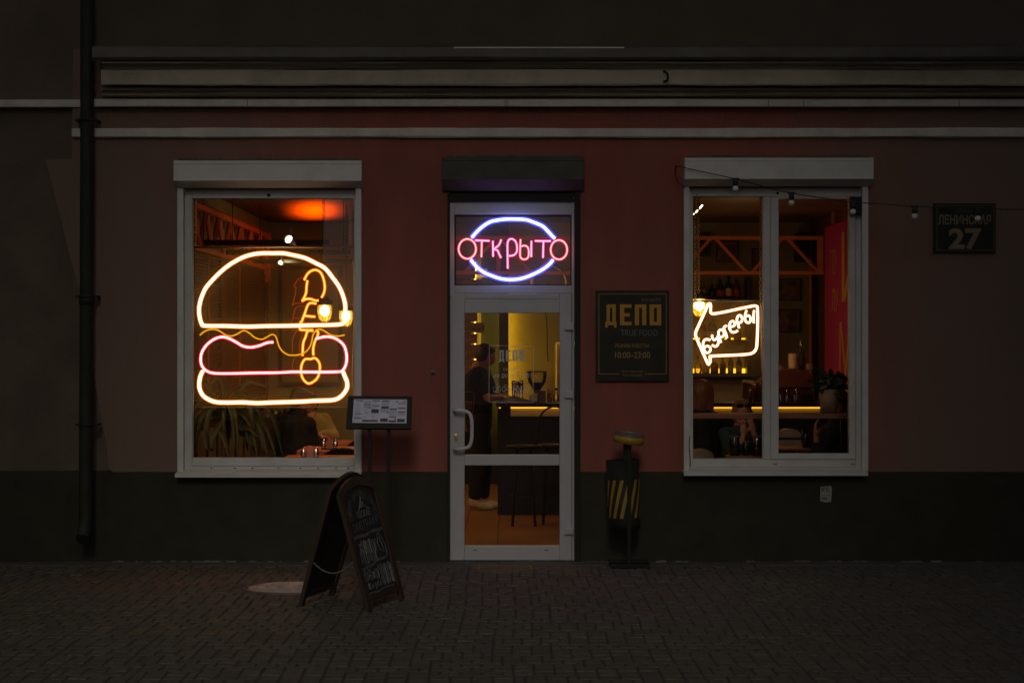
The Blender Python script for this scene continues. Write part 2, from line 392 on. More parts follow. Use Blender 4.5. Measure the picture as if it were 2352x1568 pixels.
# pavers: old-town blocks laid in long columns, shifted every few courses
def pavers():
    m, nt, N, L = nodes('paver'); out = N.new('ShaderNodeOutputMaterial'); b = N.new('ShaderNodeBsdfPrincipled'); L.new(b.outputs[0], out.inputs[0])
    at = N.new('ShaderNodeAttribute'); at.attribute_name = 'tint'
    tc = N.new('ShaderNodeTexCoord'); n = N.new('ShaderNodeTexNoise'); n.inputs['Scale'].default_value = 25; n.inputs['Detail'].default_value = 6; L.new(tc.outputs['Object'], n.inputs['Vector'])
    mr = N.new('ShaderNodeMapRange'); mr.inputs[1].default_value = .3; mr.inputs[2].default_value = .7; mr.inputs[3].default_value = .7; mr.inputs[4].default_value = 1.3; L.new(n.outputs[0], mr.inputs[0])
    mu = N.new('ShaderNodeMixRGB'); mu.blend_type = 'MULTIPLY'; mu.inputs[0].default_value = 1; L.new(at.outputs['Color'], mu.inputs[1]); L.new(mr.outputs[0], mu.inputs[2]); L.new(mu.outputs[0], b.inputs['Base Color'])
    b.inputs['Roughness'].default_value = .8
    bp = N.new('ShaderNodeBump'); bp.inputs['Strength'].default_value = .5; bp.inputs['Distance'].default_value = .004
    n2 = N.new('ShaderNodeTexNoise'); n2.inputs['Scale'].default_value = 120; L.new(tc.outputs['Object'], n2.inputs['Vector']); L.new(n2.outputs[0], bp.inputs['Height']); L.new(bp.outputs[0], b.inputs['Normal'])
    R = random.Random(3)
    verts = []; faces = []; cols = []
    W = .109; xs0 = -6.2; y = -0.26; row = 0; off = 0; run = 2; skew = 0.0
    mc = (-1.54, -1.69)
    while y > -7.6:
        d = R.uniform(.115, .15) 
        x = xs0 - W*((row//5)*3 % 4); seq = []; zn = (row//5)*5
        while len(seq) < 200:
            nb = 3 + (zn*7+row//9) % 4
            if (row + zn*3) % 4 == 3 or R.random() < .07: seq += [W*.5]+[W]*(nb-1)+[W*.5]
            else: seq += [W]*nb
            zn += 1
        si = 0
        while x < 6.2:
            w = seq[si]; si += 1
            gap = .0042; c1, c2 = x+gap, x+w-gap
            y1, y0 = y-.0020, y-d+.0020
            cx, cy = (c1+c2)/2, (y0+y1)/2
            if (cx-mc[0])**2 + (cy-mc[1])**2 > .36**2:
                zz = R.uniform(-.0025, .002); tx = R.uniform(-.0022, .0022); ty = R.uniform(-.0018, .0018)
                k = len(verts); bv = .006
                sk = 0.012*math.sin(cy*1.7)
                for (a, b_, z) in ((c1, y0, -.03), (c2, y0, -.03), (c2, y1, -.03), (c1, y1, -.03),
                                   (c1+.001, y0+.001, zz-.007), (c2-.001, y0+.001, zz-.007), (c2-.001, y1-.001, zz-.007), (c1+.001, y1-.001, zz-.007),
                                   (c1+bv, y0+bv*.6, zz-tx-ty), (c2-bv, y0+bv*.6, zz+tx-ty), (c2-bv, y1-bv*.6, zz+tx+ty), (c1+bv, y1-bv*.6, zz-tx+ty)):
                    verts.append((a+sk, b_+R.uniform(-.001, .001), z))
                # zoned block colours: reddish by the door, ochre band near the cover, grey elsewhere
                base = (.104, .093, .070); v = R.uniform(.86, 1.15)
                if -0.9 < cx < 1.7 and cy > -2.9 - .5*math.sin(cx*2) and R.random() < .8: base = (.116, .088, .078)
                elif -3.3 < cx < -.9 and cy > -1.9 and R.random() < .75: base = (.135, .085, .055)
                elif cx < -1.2 and -3.9 < cy and R.random() < .35: base = (.13, .108, .065)
                col = (base[0]*v, base[1]*v, base[2]*v, 1)
                for f in ((0, 1, 5, 4), (1, 2, 6, 5), (2, 3, 7, 6), (3, 0, 4, 7), (4, 5, 9, 8), (5, 6, 10, 9), (6, 7, 11, 10), (7, 4, 8, 11), (8, 9, 10, 11)):
                    faces.append(tuple(k+i for i in f)); cols.append(col)
            x += w
        y -= d; row += 1
    me = bpy.data.meshes.new('pavement'); me.from_pydata(verts, [], faces)
    ca = me.color_attributes.new('tint', 'FLOAT_COLOR', 'CORNER')
    data = []
    for p, c in zip(me.polygons, cols):
        data += list(c)*len(p.vertices)
    ca.data.foreach_set('color', data)
    o = link('pavement', me, m); o['kind'] = 'structure'
pavers()
mb = MB(); x = -6
while x < 6:
    w = random.uniform(.9, 1.2); mb.box(x+.003, x+w-.003, -0.255, -0.012, -.05, random.uniform(.0, .006), .005); x += w
setting('pavement_edge', mb, 'kerb')
# manhole
mh = thing('manhole_cover', 'pale round iron manhole cover set in the paving behind the chalkboard', 'manhole cover', (-1.54, -1.69, 0))
MB().lathe([(.345, -.02), (.345, .003), (.318, .005), (.318, -.01)], (-1.54, -1.69, 0), 40).done('ring', 'iron_ring', mh)
mb = MB(); mb.lathe([(0, .0055), (.28, .006), (.305, .004), (.31, -.01)], (-1.54, -1.69, 0), 40)
for r in (.09, .18, .26):
    mb.tube([(-1.54+r*math.cos(a*math.pi/16), -1.69+r*math.sin(a*math.pi/16), .008) for a in range(32)], .006, 5, True)
for a in range(8):
    c, s = math.cos(a*math.pi/4+.2), math.sin(a*math.pi/4+.2)
    mb.tube([(-1.54+.1*c, -1.69+.1*s, .008), (-1.54+.26*c, -1.69+.26*s, .008)], .006, 5)
mb.done('cover', 'iron_cover', mh)
# boot grate
g0, g1 = P(1098, 1315, 0), P(1221, 1300, 0)
gt = thing('boot_grate', 'small slotted metal boot grate in the paving before the door', 'grate', (-.06, -.40, 0))
mb = MB(); gx0, gx1, gy0, gy1 = X(1099, -.5), X(1221, -.5), -.66, -.30
frame_bars(mb, gx0, gx1, 0, 0.0, gy0, gy1, .0) if False else None
mb.box(gx0, gx0+.01, gy0, gy1, -.01, .010); mb.box(gx1-.01, gx1, gy0, gy1, -.01, .010); mb.box(gx0+.01, gx1-.01, gy0, gy0+.01, -.01, .009); mb.box(gx0+.01, gx1-.01, gy1-.01, gy1, -.01, .009)
mb.done('frame', 'grate', gt)
mb = MB(); n = 34
for i in range(n):
    xx = gx0+.02+(gx1-gx0-.04)*i/(n-1); mb.box(xx-.002, xx+.002, gy0+.012, gy1-.012, -.01, .006)
mb.done('slats', 'grate', gt)
mb = MB(); mb.box(gx0+.012, gx1-.012, gy0+.012, gy1-.012, -.02, -.012+.002); mb.done('pit', 'gasket', gt)
# ================================================================ NEIGHBOUR (left section)
nb = thing('building', 'dark plain-walled neighbouring house at the left behind the black drainpipe', 'building', (X(60), .1, 0))
mb = MB(); mb.box(-9, X(262), .07, .5, Z(1080, .07), 9); mb.done('wall', 'old_plaster', nb)
mb = MB(); mb.box(-9, X(262), .045, .5, -.05, Z(1080, .05)-.001, .004); mb.done('plinth', 'plinth_paint', nb)
mb = MB(); mb.box(-9, X(200), -.02, .068, Z(246, -.02), Z(229, -.02), .004)
mb.done('string_course', 'band_paint', nb)
mb = MB()
# ================================================================ MAIN BUILDING
bd = thing('building', 'red plastered restaurant front with grey cornice, two windows and a white door', 'building', (0, 0, 0))
WL = (407, 830, 434, 1096); DO = (1028, 1333, 440, 1290); WR = (1571, 1994, 430, 1092)
ZPL = Z(1083)
# red wall, real openings
def wall_cells(zlo, zhi, y0, y1, xl, mb):
    zs = sorted(set([zlo, zhi] + [z for z in [Z(WL[2]), Z(WL[3]), Z(DO[2]), Z(WR[2]), Z(WR[3])] if zlo < z < zhi]))
    xs = [xl, X(WL[0]), X(WL[1]), X(DO[0]), X(DO[1]), X(WR[0]), X(WR[1]), 9]
    for i in range(len(xs)-1):
        op = {1: WL, 3: DO, 5: WR}.get(i)
        if op is None: mb.box(xs[i], xs[i+1], y0, y1, zlo, zhi); continue
        zt, zb = Z(op[2]), max(Z(op[3]), 0.0) if op is not DO else -.1
        if zhi > zt: mb.box(xs[i], xs[i+1], y0, y1, max(zt, zlo), zhi)
        if zlo < zb: mb.box(xs[i], xs[i+1], y0, y1, zlo, min(zb, zhi))
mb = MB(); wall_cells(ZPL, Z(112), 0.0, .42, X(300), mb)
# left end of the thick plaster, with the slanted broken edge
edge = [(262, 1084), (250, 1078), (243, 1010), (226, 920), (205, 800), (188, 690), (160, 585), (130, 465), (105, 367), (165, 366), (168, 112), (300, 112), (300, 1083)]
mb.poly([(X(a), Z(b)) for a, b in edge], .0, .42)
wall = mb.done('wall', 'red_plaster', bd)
mb = MB(); wall_cells(-.05, ZPL-.0015, -.022, .42, X(248), mb); done_split(mb, 'plinth', 'plinth_paint', bd)
mb = MB(); mb.box(X(213), 9, .0, .42, Z(112)+.001, 9); mb.done('upper_wall', 'upper_plaster', bd)
# cornice: profile swept along x with hand-run irregularity
def run(name, prof, x0, x1, matn, amp=.004, step=.12, seed=1, close=True, parent=bd):
    R = random.Random(seed); n = int((x1-x0)/step)+1; bm = bmesh.new(); rings = []
    ph = [[R.uniform(0, 6.28) for _ in range(4)] for _ in prof]
    for i in range(n+1):
        x = x0+(x1-x0)*i/n; ring = []
        for j, (vy, p) in enumerate(prof):
            a, b, c, d = ph[j]
            dz = amp*(.6*math.sin(x*1.3+a)+.5*math.sin(x*3.1+b)+.3*math.sin(x*7.7+c)) + R.uniform(-amp, amp)*.35
            if p <= .001 and j in (0, len(prof)-1): dz = 0
            ring.append(bm.verts.new((x, -p, Z(vy, -p)+dz)))
        rings.append(ring)
    for i in range(n):
        for j in range(len(prof)-1): bm.faces.new((rings[i][j], rings[i+1][j], rings[i+1][j+1], rings[i][j+1]))
    bm.faces.new(rings[0]); bm.faces.new(rings[-1][::-1])
    bmesh.ops.recalc_face_normals(bm, faces=bm.faces[:])
    me = bpy.data.meshes.new(name); bm.to_mesh(me); bm.free()
    return link(name, me, matn, parent)
run('cornice_flashing', [(104, .001), (107, .33), (110, .345), (131, .345), (139, .33), (139, .001)], X(214, -.3), 9, 'flashing', .0025, seed=2)
run('cornice_cove', [(140, .001), (141, .305), (145, .30), (150, .25), (154, .235), (156, .225), (158.5, .222), (158.5, .001)], X(235, -.25), 9, 'cove_paint', .004, seed=3)
run('cornice_band', [(159.5, .001), (159.5, .205), (162, .215), (193, .215), (197, .205), (198, .001)], X(233, -.2), 9, 'cream_paint', .0042, seed=4)
run('cornice_moulding', [(199, .001), (200, .11), (203, .135), (206, .135), (208, .115), (213, .085), (219, .085), (222, .06), (224, .001)], X(234, -.1), 9, 'cove_paint', .0035, seed=5)
run('string_course', [(227.5, .001), (228, .09), (229.5, .098), (244, .098), (245.5, .09), (245.5, .001)], X(215, -.1), 9, 'band_paint', .0012, seed=6)
run('lower_band', [(295, .001), (294.5, .04), (297, .046), (313, .046), (316, .035), (317, .001)], X(165, -.04), 9, 'band_paint', .0035, step=.08, seed=7)
# a bright highlight painted as a pale strip on the ledge and joints of the string course
mb = MB(); mb.box(X(1042, -.36), X(1434, -.36), -.352, -.3475, Z(111.5, -.35), Z(108, -.35)); mb.done('flashing_highlight', 'band_paint', bd)
mb = MB()
for vx in (568, 1160, 1165, 1765, 1846, 2203): mb.box(X(vx, -.1)-.002, X(vx, -.1)+.002, -.1005, -.09, Z(244.5, -.1), Z(229.5, -.1))
done_split(mb, 'band_joint', 'screw', bd)
mb = MB(); mb.tube(smooth([P(1524, 163, -.23), P(1533, 170, -.25), P(1533, 184, -.25), P(1524, 188, -.23)], 4), .009, 6); mb.done('hook', 'black_metal', bd)
# mortar crumbs above the shutter boxes and along the wall foot
mb = MB()
R = random.Random(5)
for (a, b, vy) in ((410, 820, 367), (1025, 1335, 360), (1580, 1995, 361)):
    v = a
    while v < b:
        w = R.uniform(8, 26); mb.box(X(v), X(min(v+w, b)), -R.uniform(.012, .05), .01, Z(vy+3), Z(vy-R.uniform(.5, 3.5)), .002); v += w*.8
fo = mb.done('mortar_bead', 'mortar', bd); fo['kind'] = 'stuff'
mb = MB()
v = 260
while v < 2352:
    if R.random() < .6:
        xx = X(v)
        for q in range(R.randint(1, 6)):
            w = R.uniform(.008, .05); mb.box(xx, xx+w, -.024-R.uniform(.004, .016), -.021, .0, R.uniform(.004, .016), .002); xx += w*.8
    v += R.uniform(12, 55)
fo = mb.done('foot_render', 'crumb', bd); fo['kind'] = 'stuff'
# ---------------------------------------------------------------- windows
def shutter_box(parent, v0, v1, vt, vl, vf, vb, matn, dep=.16):
    mb = MB(); y = -dep
    pts = [(0.0, vt), (dep, vt), (dep, vl), (dep-.006, vl+.6), (dep, vl+1.6), (dep, vf), (.045, vb), (0.0, vb)]
    # side profile polygon extruded along x
    bm = bmesh.new(); x0, x1 = X(v0, y), X(v1, y)
    prof = [(-p, Z(vv, -p)) for p, vv in pts]
    A = [bm.verts.new((x0, a, b)) for a, b in prof]; B = [bm.verts.new((x1, a, b)) for a, b in prof]
    n = len(prof); bm.faces.new(A); bm.faces.new(B[::-1])
    for i in range(n): bm.faces.new((A[i], B[i], B[(i+1) % n], A[(i+1) % n]))
    bmesh.ops.recalc_face_normals(bm, faces=bm.faces[:]); mb.add(bm)
    for xx in (x0-.004, x1+.0005): 
        b2 = bmesh.new(); q = [(-p*1.02-.003, Z(vv, -p)) for p, vv in ((-.003, vt-1), (dep, vt-1), (dep, vf+1), (.045, vb+1), (-.003, vb+1))]
        a_ = [b2.verts.new((xx, a, b)) for a, b in q]; b_ = [b2.verts.new((xx+.0035, a, b)) for a, b in q]
        b2.faces.new(a_); b2.faces.new(b_[::-1])
        for i in range(5): b2.faces.new((a_[i], b_[i], b_[(i+1) % 5], a_[(i+1) % 5]))
        bmesh.ops.recalc_face_normals(b2, faces=b2.faces[:]); mb.add(b2)
    o = mb.done('shutter_box', matn, parent)
    m2 = MB()
    for vx in (v0+5, v1-5): m2.lathe([(0, -.002), (.006, -.001), (.006, .001)], (0, 0, 0), 8, Matrix.Translation((X(vx, y), y-.001, Z((vl+vf)/2+1, y))) @ Matrix.Rotation(math.pi/2, 4, 'X'))
    done_split(m2, 'screw', 'screw' if matn == 'white_metal' else 'bright_screw', o)
    return o
def pane(parent, v0, v1, t, b, y, name='glass', matn='window_glass'):
    mb = MB(); mb.box(X(v0, y)-.004, X(v1, y)+.004, y, y+.006, Z(b, y)-.004, Z(t, y)+.004); return mb.done(name, matn, parent)
def plug(mb, vx, vy, y, r):
    mb.lathe([(0, -.002), (r, -.001), (r, .001)], (0, 0, 0), 10, Matrix.Translation((X(vx, y), y-.001, Z(vy, y))) @ Matrix.Rotation(math.pi/2, 4, 'X'))
# LEFT WINDOW
w = MB(); y = .05
w.vbox(423, 441, 440, 1078, y, y+.07, .003); w.vbox(814, 826, 440, 1078, y, y+.07, .003)
w.box(X(441, y)+.0005, X(814, y)-.0005, y+.001, y+.069, Z(455.5, y), Z(436, y), .003); w.box(X(441, y)+.0005, X(814, y)-.0005, y+.001, y+.069, Z(1070, y), Z(1052, y), .003)
w.box(X(424, y), X(825, y), y+.004, y+.07, Z(1079.5, y), Z(1070.8, y))
w.box(X(425, y), X(824, y), y+.003, y+.07, Z(440, y)+.001, Z(430, y)+.03)
wl = w.done('window', 'white_plastic', bd); wl['label'] = 'wide white framed window with the glowing burger sign behind it'
g = MB(); frame_bars(g, X(441, y)+.001, X(814, y)-.001, Z(1052, y)+.001, Z(455.5, y)-.001, y+.03, y+.045, .004); g.done('gasket', 'white_seal', wl)
pane(wl, 441, 814, 455, 1052, .09)
g = MB(); g.vbox(407, 421, 432, 1084, -.035, .05, .003); g.vbox(816.5, 830, 432, 1084, -.035, .05, .003)
done_split(g, 'guide_rail', 'white_metal', wl)
g = MB()
for vx in (433, 485, 540, 580, 640, 690, 731, 772, 800): plug(g, vx, 1074.6+random.uniform(-.4, .4), y+.002, .006)
plug(g, 617, 448.5, y-.001, .014); done_split(g, 'screw', 'screw', wl)
g = MB()
for vx in (465, 625, 788): g.box(X(vx-6.5), X(vx+6.5), y-.006, y+.0, Z(1065), Z(1061), .002)
done_split(g, 'drain_cap', 'white_plastic', wl)
def sill(parent, v0, v1, vt, vl, vb):
    mb = MB(); p = .13; bm = bmesh.new(); prof = [(.06, Z(vt, 0)), (-p, Z(vl, -p)), (-p-.004, Z(vl, -p)-.004), (-p-.004, Z(vb, -p)), (-p+.012, Z(vb, -p)), (-p+.02, Z(vl, -p)-.014), (.06, Z(vt, 0)-.014)]
    x0, x1 = X(v0, -p), X(v1, -p); A = [bm.verts.new((x0, a, b)) for a, b in prof]; B = [bm.verts.new((x1, a, b)) for a, b in prof]; n = len(prof)
    bm.faces.new(A); bm.faces.new(B[::-1])
    for i in range(n): bm.faces.new((A[i], B[i], B[(i+1) % n], A[(i+1) % n]))
    bmesh.ops.recalc_face_normals(bm, faces=bm.faces[:]); mb.add(bm)
    mb.done('sill', 'white_metal', parent)
sill(wl, 402, 829, 1078, 1087, 1096)
shutter_box(wl, 400, 829, 369, 376, 415, 432, 'white_metal')
# RIGHT WINDOW
w = MB()
w.vbox(1583, 1591, 440, 1078, y, y+.07, .002); w.vbox(1753, 1770, 451.5, 1054, y, y+.07, .003); w.vbox(1965.5, 1979, 440, 1076, y, y+.07, .003)
w.box(X(1591, y)+.0005, X(1965.5, y)-.0005, y+.001, y+.069, Z(451, y), Z(432, y), .003); w.box(X(1591, y)+.0005, X(1965.5, y)-.0005, y+.001, y+.069, Z(1072, y), Z(1054.5, y), .003)
w.box(X(1584, y), X(1978, y), y+.004, y+.07, Z(1076, y), Z(1072.6, y))
w.box(X(1585, y), X(1977, y), y+.003, y+.07, Z(440, y)+.001, Z(426, y)+.03)
wr = w.done('window', 'white_plastic', bd); wr['label'] = 'white two-light window with the glowing arrow sign behind its left light'
s = MB(); ys = y-.012
frame_bars(s, X(1770.6, ys), X(1965, ys), Z(1054, ys), Z(452, ys), ys, y+.06, X(1788.5)-X(1770.6), X(1965)-X(1950.5), Z(452)-Z(456.5), Z(1041)-Z(1054), .003)
s.done('sash', 'white_plastic', wr)
pane(wr, 1591, 1753, 451, 1054, .09); pane(wr, 1788, 1951, 456, 1041, .075)
g = MB(); frame_bars(g, X(1591, y)+.001, X(1753, y)-.001, Z(1054.5, y)+.001, Z(451, y)-.001, y+.03, y+.045, .004); g.done('gasket', 'white_seal', wr)
g = MB(); g.vbox(1571, 1583.5, 428, 1082, -.035, .05, .003); g.vbox(1980.5, 1994.5, 428, 1082, -.035, .05, .003); done_split(g, 'guide_rail', 'white_metal', wr)
g = MB(); plug(g, 1786, 443.5, y-.001, .012); plug(g, 1600, 448, y-.001, .005); done_split(g, 'screw', 'screw', wr)
g = MB()
for vx in (1782, 1961): g.box(X(vx-5), X(vx+5), y-.004, y, Z(1067.5), Z(1064.5), .001)
done_split(g, 'drain_cap', 'vinyl_dim', wr)
sill(wr, 1571, 1994, 1076, 1085, 1092)
shutter_box(wr, 1574, 2005, 362.5, 369.5, 411, 428, 'white_metal')
g = MB(); g.vbox(1954, 1979.5, 451.5, 492, -.03, .049, .004); g.done('sensor_box', 'black_metal', wr)
g = MB(); g.tube(smooth([P(1584.5, 1000, -.04), P(1583, 1030, -.045), P(1586, 1060, -.045), P(1584.6, 1072, -.04)], 5), .0035, 5); g.done('cable', 'rubber', wr)
# DOOR
dr_f = MB(); y = .03
yd = y
dr_f.vbox(1033, 1043, 463, 1286, yd, yd+.08, .003); dr_f.vbox(1313.5, 1319, 463, 1286, yd, yd+.08, .002)
dr_f.box(X(1043, yd)+.0005, X(1313.5, yd)-.0005, yd+.001, yd+.079, Z(492, yd), Z(463, yd), .003)
dr_f.box(X(1043, yd)+.0005, X(1313.5, yd)-.0005, yd+.001, yd+.079, Z(673, yd), Z(655.5, yd), .003)
dr = dr_f.done('door', 'door_plastic', bd); dr['label'] = 'white half-glazed entrance door under the oval neon sign'
pane(dr, 1043, 1313, 492, 655, .09, 'transom_glass')
g = MB(); frame_bars(g, X(1043, yd)+.001, X(1313.5, yd)-.001, Z(655.5, yd)+.001, Z(492, yd)-.001, yd+.05, yd+.059, .009); g.done('gasket', 'gasket', dr)
lf = MB(); yl = .012
def lbox(v0, v1, t, b, yy=yl, bev=.004): lf.box(X(v0, yl), X(v1, yl), yy, yd+.06, Z(b, yl), Z(t, yl), bev)
lbox(1034.5, 1067, 674.5, 1286); lbox(1285.5, 1313, 674.5, 1286)
for t, b in ((674.5, 718.5), (1044, 1068), (1252.5, 1286)): lf.box(X(1067, yl)+.0005, X(1285.5, yl)-.0005, yl+.001, yd+.059, Z(b, yl), Z(t, yl), .004)
leaf_o = lf.done('door_leaf', 'door_plastic', dr)
pane(dr, 1067, 1285, 719, 1044, .05, 'upper_glass'); pane(dr, 1067, 1284, 1068, 1252, .05, 'lower_glass')
g = MB(); g.box(X(1068), X(1284), yl-.0004, yl+.001, Z(686.2), Z(685.4)); 
for vx, vy in ((1091, 1263), (1255, 1263)): g.box(X(vx-4), X(vx+4), yl-.001, yl+.002, Z(vy+1), Z(vy-1))
done_split(g, 'slot', 'gasket', dr)
g = MB(); hy = -.06
hp = [P(1045, 942, yl), P(1046, 942, hy), P(1062, 943, hy-.01), P(1077, 948, hy-.01), P(1083, 962, hy-.01), P(1084, 985, hy-.01), P(1083, 1010, hy-.01), P(1077, 1025, hy-.01), P(1062, 1030, hy-.01), P(1046, 1031, hy), P(1045, 1031, yl)]
g.tube(smooth(hp, 5), .0145, 12)
for vy in (942, 1031): g.lathe([(0, -.006), (.019, -.006), (.02, .004)], (0, 0, 0), 14, Matrix.Translation((X(1045), yl-.003, Z(vy))) @ Matrix.Rotation(math.pi/2, 4, 'X'))
g.done('handle', 'white_plastic', dr)
g = MB(); g.box(X(1043), X(1051), yl-.007, yl-.0005, Z(1014), Z(997), .003); lk = g.done('lock_plate', 'brass', dr)
g = MB(); g.lathe([(0, -.002), (.006, -.002), (.006, .002)], (0, 0, 0), 10, Matrix.Translation((X(1047), yl-.008, Z(1003))) @ Matrix.Rotation(math.pi/2, 4, 'X')); g.box(X(1047)-.003, X(1047)+.003, yl-.009, yl-.006, Z(1011), Z(1003)); g.done('keyhole', 'gasket', lk)
for vy in (742, 898, 1211):
    g = MB(); g.vbox(1297, 1317, vy, vy+16, yl-.03, yl-.0005, .005); g.done('hinge', 'door_plastic', dr)
g = MB(); g.vbox(1027.5, 1032.8, 436, 1289, -.03, .05, .003); g.vbox(1320, 1333, 436, 1289, -.03, .05, .003); done_split(g, 'guide_rail', 'black_metal', dr); g = MB(); g.vbox(1033, 1320, 438, 463, -.0, .06, .003); g.done('header', 'black_metal', dr)
g = MB(); plug(g, 1035, 455, -.001, .004); plug(g, 1317, 454.5, -.001, .005); done_split(g, 'screw', 'bright_screw', dr)
shutter_box(dr, 1016, 1341, 362, 369, 412, 438, 'dark_metal', .17)
g = MB(); g.box(X(1022), X(1335), -.02, .11, -.03, .004); g.done('threshold', 'kerb', dr)
# street number plate
pl = thing('street_sign', 'dark green house number plate reading 27 on the far right wall', 'sign', P(2215, 524, 0))
g = MB(); g.vbox(2144, 2287, 467, 581, -.022, -.001, .002); g.done('plate', 'plate_green', pl)
g = MB(); frame_bars(g, X(2150), X(2282), Z(576), Z(472), -.0245, -.0222, .006); g.done('border', 'plate_dim', pl)
g = MB(); vtext(g, 'улица', 2196, 2232, 480, 491, -.0222); g.done('small_lettering', 'plate_dim', pl)
g = MB(); vtext(g, 'ЛЕНИНСКАЯ', 2155, 2276, 493, 516, -.0222, bold=.02); g.done('lettering', 'plate_brown', pl); g = MB(); vtext(g, '27', 2179, 2255, 524, 573, -.0222, bold=.035); g.done('lettering', 'plate_brown', pl)
# shop plaque
pq = thing('shop_sign', 'black square opening-hours plaque with gold block letters beside the door', 'sign', P(1452, 770, 0))
g = MB(); g.vbox(1368, 1537, 667, 875, -.035, -.001, .002); g.done('board', 'sign_black', pq)
g = MB(); yb = -.0352; x0, x1, z0, z1 = X(1375, yb), X(1531, yb), Z(859, yb), Z(674, yb); t = .0042
g.box(x0, x0+t, yb-.002, yb, z0, z1); g.box(x1-t, x1, yb-.002, yb, z0, z1); g.box(x0+t, x1-t, yb-.002, yb, z1-t, z1)
g.box(x0+t, X(1422, yb), yb-.002, yb, z0, z0+t); g.box(X(1481, yb), x1-t, yb-.002, yb, z0, z0+t); g.done('border', 'sign_goldline', pq)
g = MB(); depo(g, X(1390, yb), Z(752, yb), X(1518.5, yb)-X(1390, yb), Z(699, yb)-Z(752, yb), yb); g.done('lettering', 'sign_gold', pq)
for q in (('МОГИЛЁВ', 1473, 1517, 683, 693), ('TRUE FOOD', 1426, 1511, 757, 771)): g = MB(); vtext(g, *q, yb); g.done('grey_lettering', 'sign_grey', pq)
for q in (('РЕЖИМ РАБОТЫ:', 1413, 1492, 789, 798), ('10:00–23:00', 1413, 1493, 808, 822), ('ООО «Аркефуд»', 1428, 1477, 850, 856), ('УНП 791263465', 1431, 1475, 859, 864)): g = MB(); vtext(g, *q, yb); g.done('hours_lettering', 'sign_goldline', pq)
# sticker
st = thing('sticker', 'torn pale paper sticker lettered KK on the plinth under the right window', 'sticker', P(1897, 1134, -.022))
g = MB(); sx = [(1884, 1117), (1908, 1115), (1911, 1119), (1909, 1152), (1896, 1153), (1884, 1150)]
g.poly([(X(a, -.024), Z(b, -.024)) for a, b in sx], -.0245, -.0225); g.done('paper', 'sticker', st)
g = MB(); vtext(g, 'KK', 1887, 1907, 1119, 1129.5, -.0246, .0006); g.vbox(1886, 1908, 1136.5, 1137.3, -.0252, -.0246)
for k in range(5): g.tube(smooth([P(1887+k*2.4, 1148, -.0252), P(1889+k*2.4, 1141, -.0252), P(1890+k*2.3, 1147, -.0252)], 4), .0016, 4)
g.done('ink', 'sticker_ink', st)
# doorbell
db = thing('doorbell', 'small round grey button on the red wall left of the door', 'doorbell', P(994, 856, 0))
M = Matrix.Translation((X(994), -.001, Z(856))) @ Matrix.Rotation(math.pi/2, 4, 'X')
g = MB(); g.lathe([(.020, -.001), (.020, .008), (.016, .013), (.011, .013)], (0, 0, 0), 16, M); g.done('ring', 'ash_top', db)
g = MB(); g.lathe([(.011, .010), (.006, .013), (0, .014)], (0, 0, 0), 12, M); g.done('button', 'black_metal', db)
# ---------------------------------------------------------------- drainpipe
dp = thing('drainpipe', 'thick black drainpipe running down between the two walls at the left', 'drainpipe', (X(199, -.13), -.13, 0))
px = X(198.5, -.13); r = .052
g = MB(); g.tube([(px+X(202, -.13)-X(198.5, -.13), -.13, 9), (px+.004, -.13, 3), (px-.006, -.13, .5), (px-.006, -.13, .36), (px-.006, -.16, .28), (px-.006, -.25, .20)], r, 18); g.done('pipe', 'pipe_paint', dp)
for vy in (276, 681, 975):
    g = MB(); zz = Z(vy, -.13); g.lathe([(.053, -.012), (.06, -.012), (.06, .012), (.053, .012)], (px, -.13, zz), 18); g.box(px-.088, px-.057, -.14, .065, zz-.008, zz+.008, .002); g.box(px+.057, px+.088, -.14, -.0, zz-.008, zz+.008, .002); g.done('bracket', 'pipe_paint', dp)
g = MB(); g.lathe([(.053, 0), (.058, .0), (.058, .07), (.053, .07)], (px+.002, -.13, Z(700, -.13)), 18); g.done('joint_sleeve', 'pipe_paint', dp)
# ---------------------------------------------------------------- string light
sl = thing('string_light', 'black festoon cable with unlit round white bulbs hung across the right window', 'string lights', P(1552, 380, -.1))
wp = [P(1552, 381, -.19), P(1620, 396, -.20), P(1689, 411, -.22), P(1760, 430, -.26), P(1817, 443.5, -.32), P(1890, 455, -.4), P(1958, 464, -.46), P(2030, 469, -.53), P(2101, 474, -.6), P(2180, 477, -.68), P(2246, 479, -.75), P(2352, 481, -.85), P(2500, 476, -1.0)]
g = MB(); g.tube(smooth(wp, 6), .0042, 6); g.tube(smooth([P(1552, 381, -.19), P(1551, 400, -.15), P(1560, 420, -.10), P(1573, 431, -.05)], 6), .0035, 6); g.tube([P(1553, 381, .0), P(1552, 381, -.195)], .006, 6); g.done('cable', 'rubber', sl)
for (vx, vy, y_) in ((1689, 411, -.22), (1818, 443.5, -.32), (1959, 464, -.46), (2101, 474, -.6), (2246, 479, -.75)):
    p = P(vx, vy, y_)
    g = MB(); g.box(p.x-.03, p.x+.03, p.y-.011, p.y+.011, p.z-.008, p.z+.008, .003); g.lathe([(0, -.002), (.019, -.004), (.0215, -.03), (.019, -.052), (0, -.054)], p, 14)
    so = g.done('socket', 'rubber', sl)
    g = MB(); g.lathe([(0, -.096), (.012, -.094), (.021, -.085), (.0235, -.073), (.021, -.062), (.015, -.054), (0, -.053)], p, 16); g.done('bulb', 'bulb_white', so)
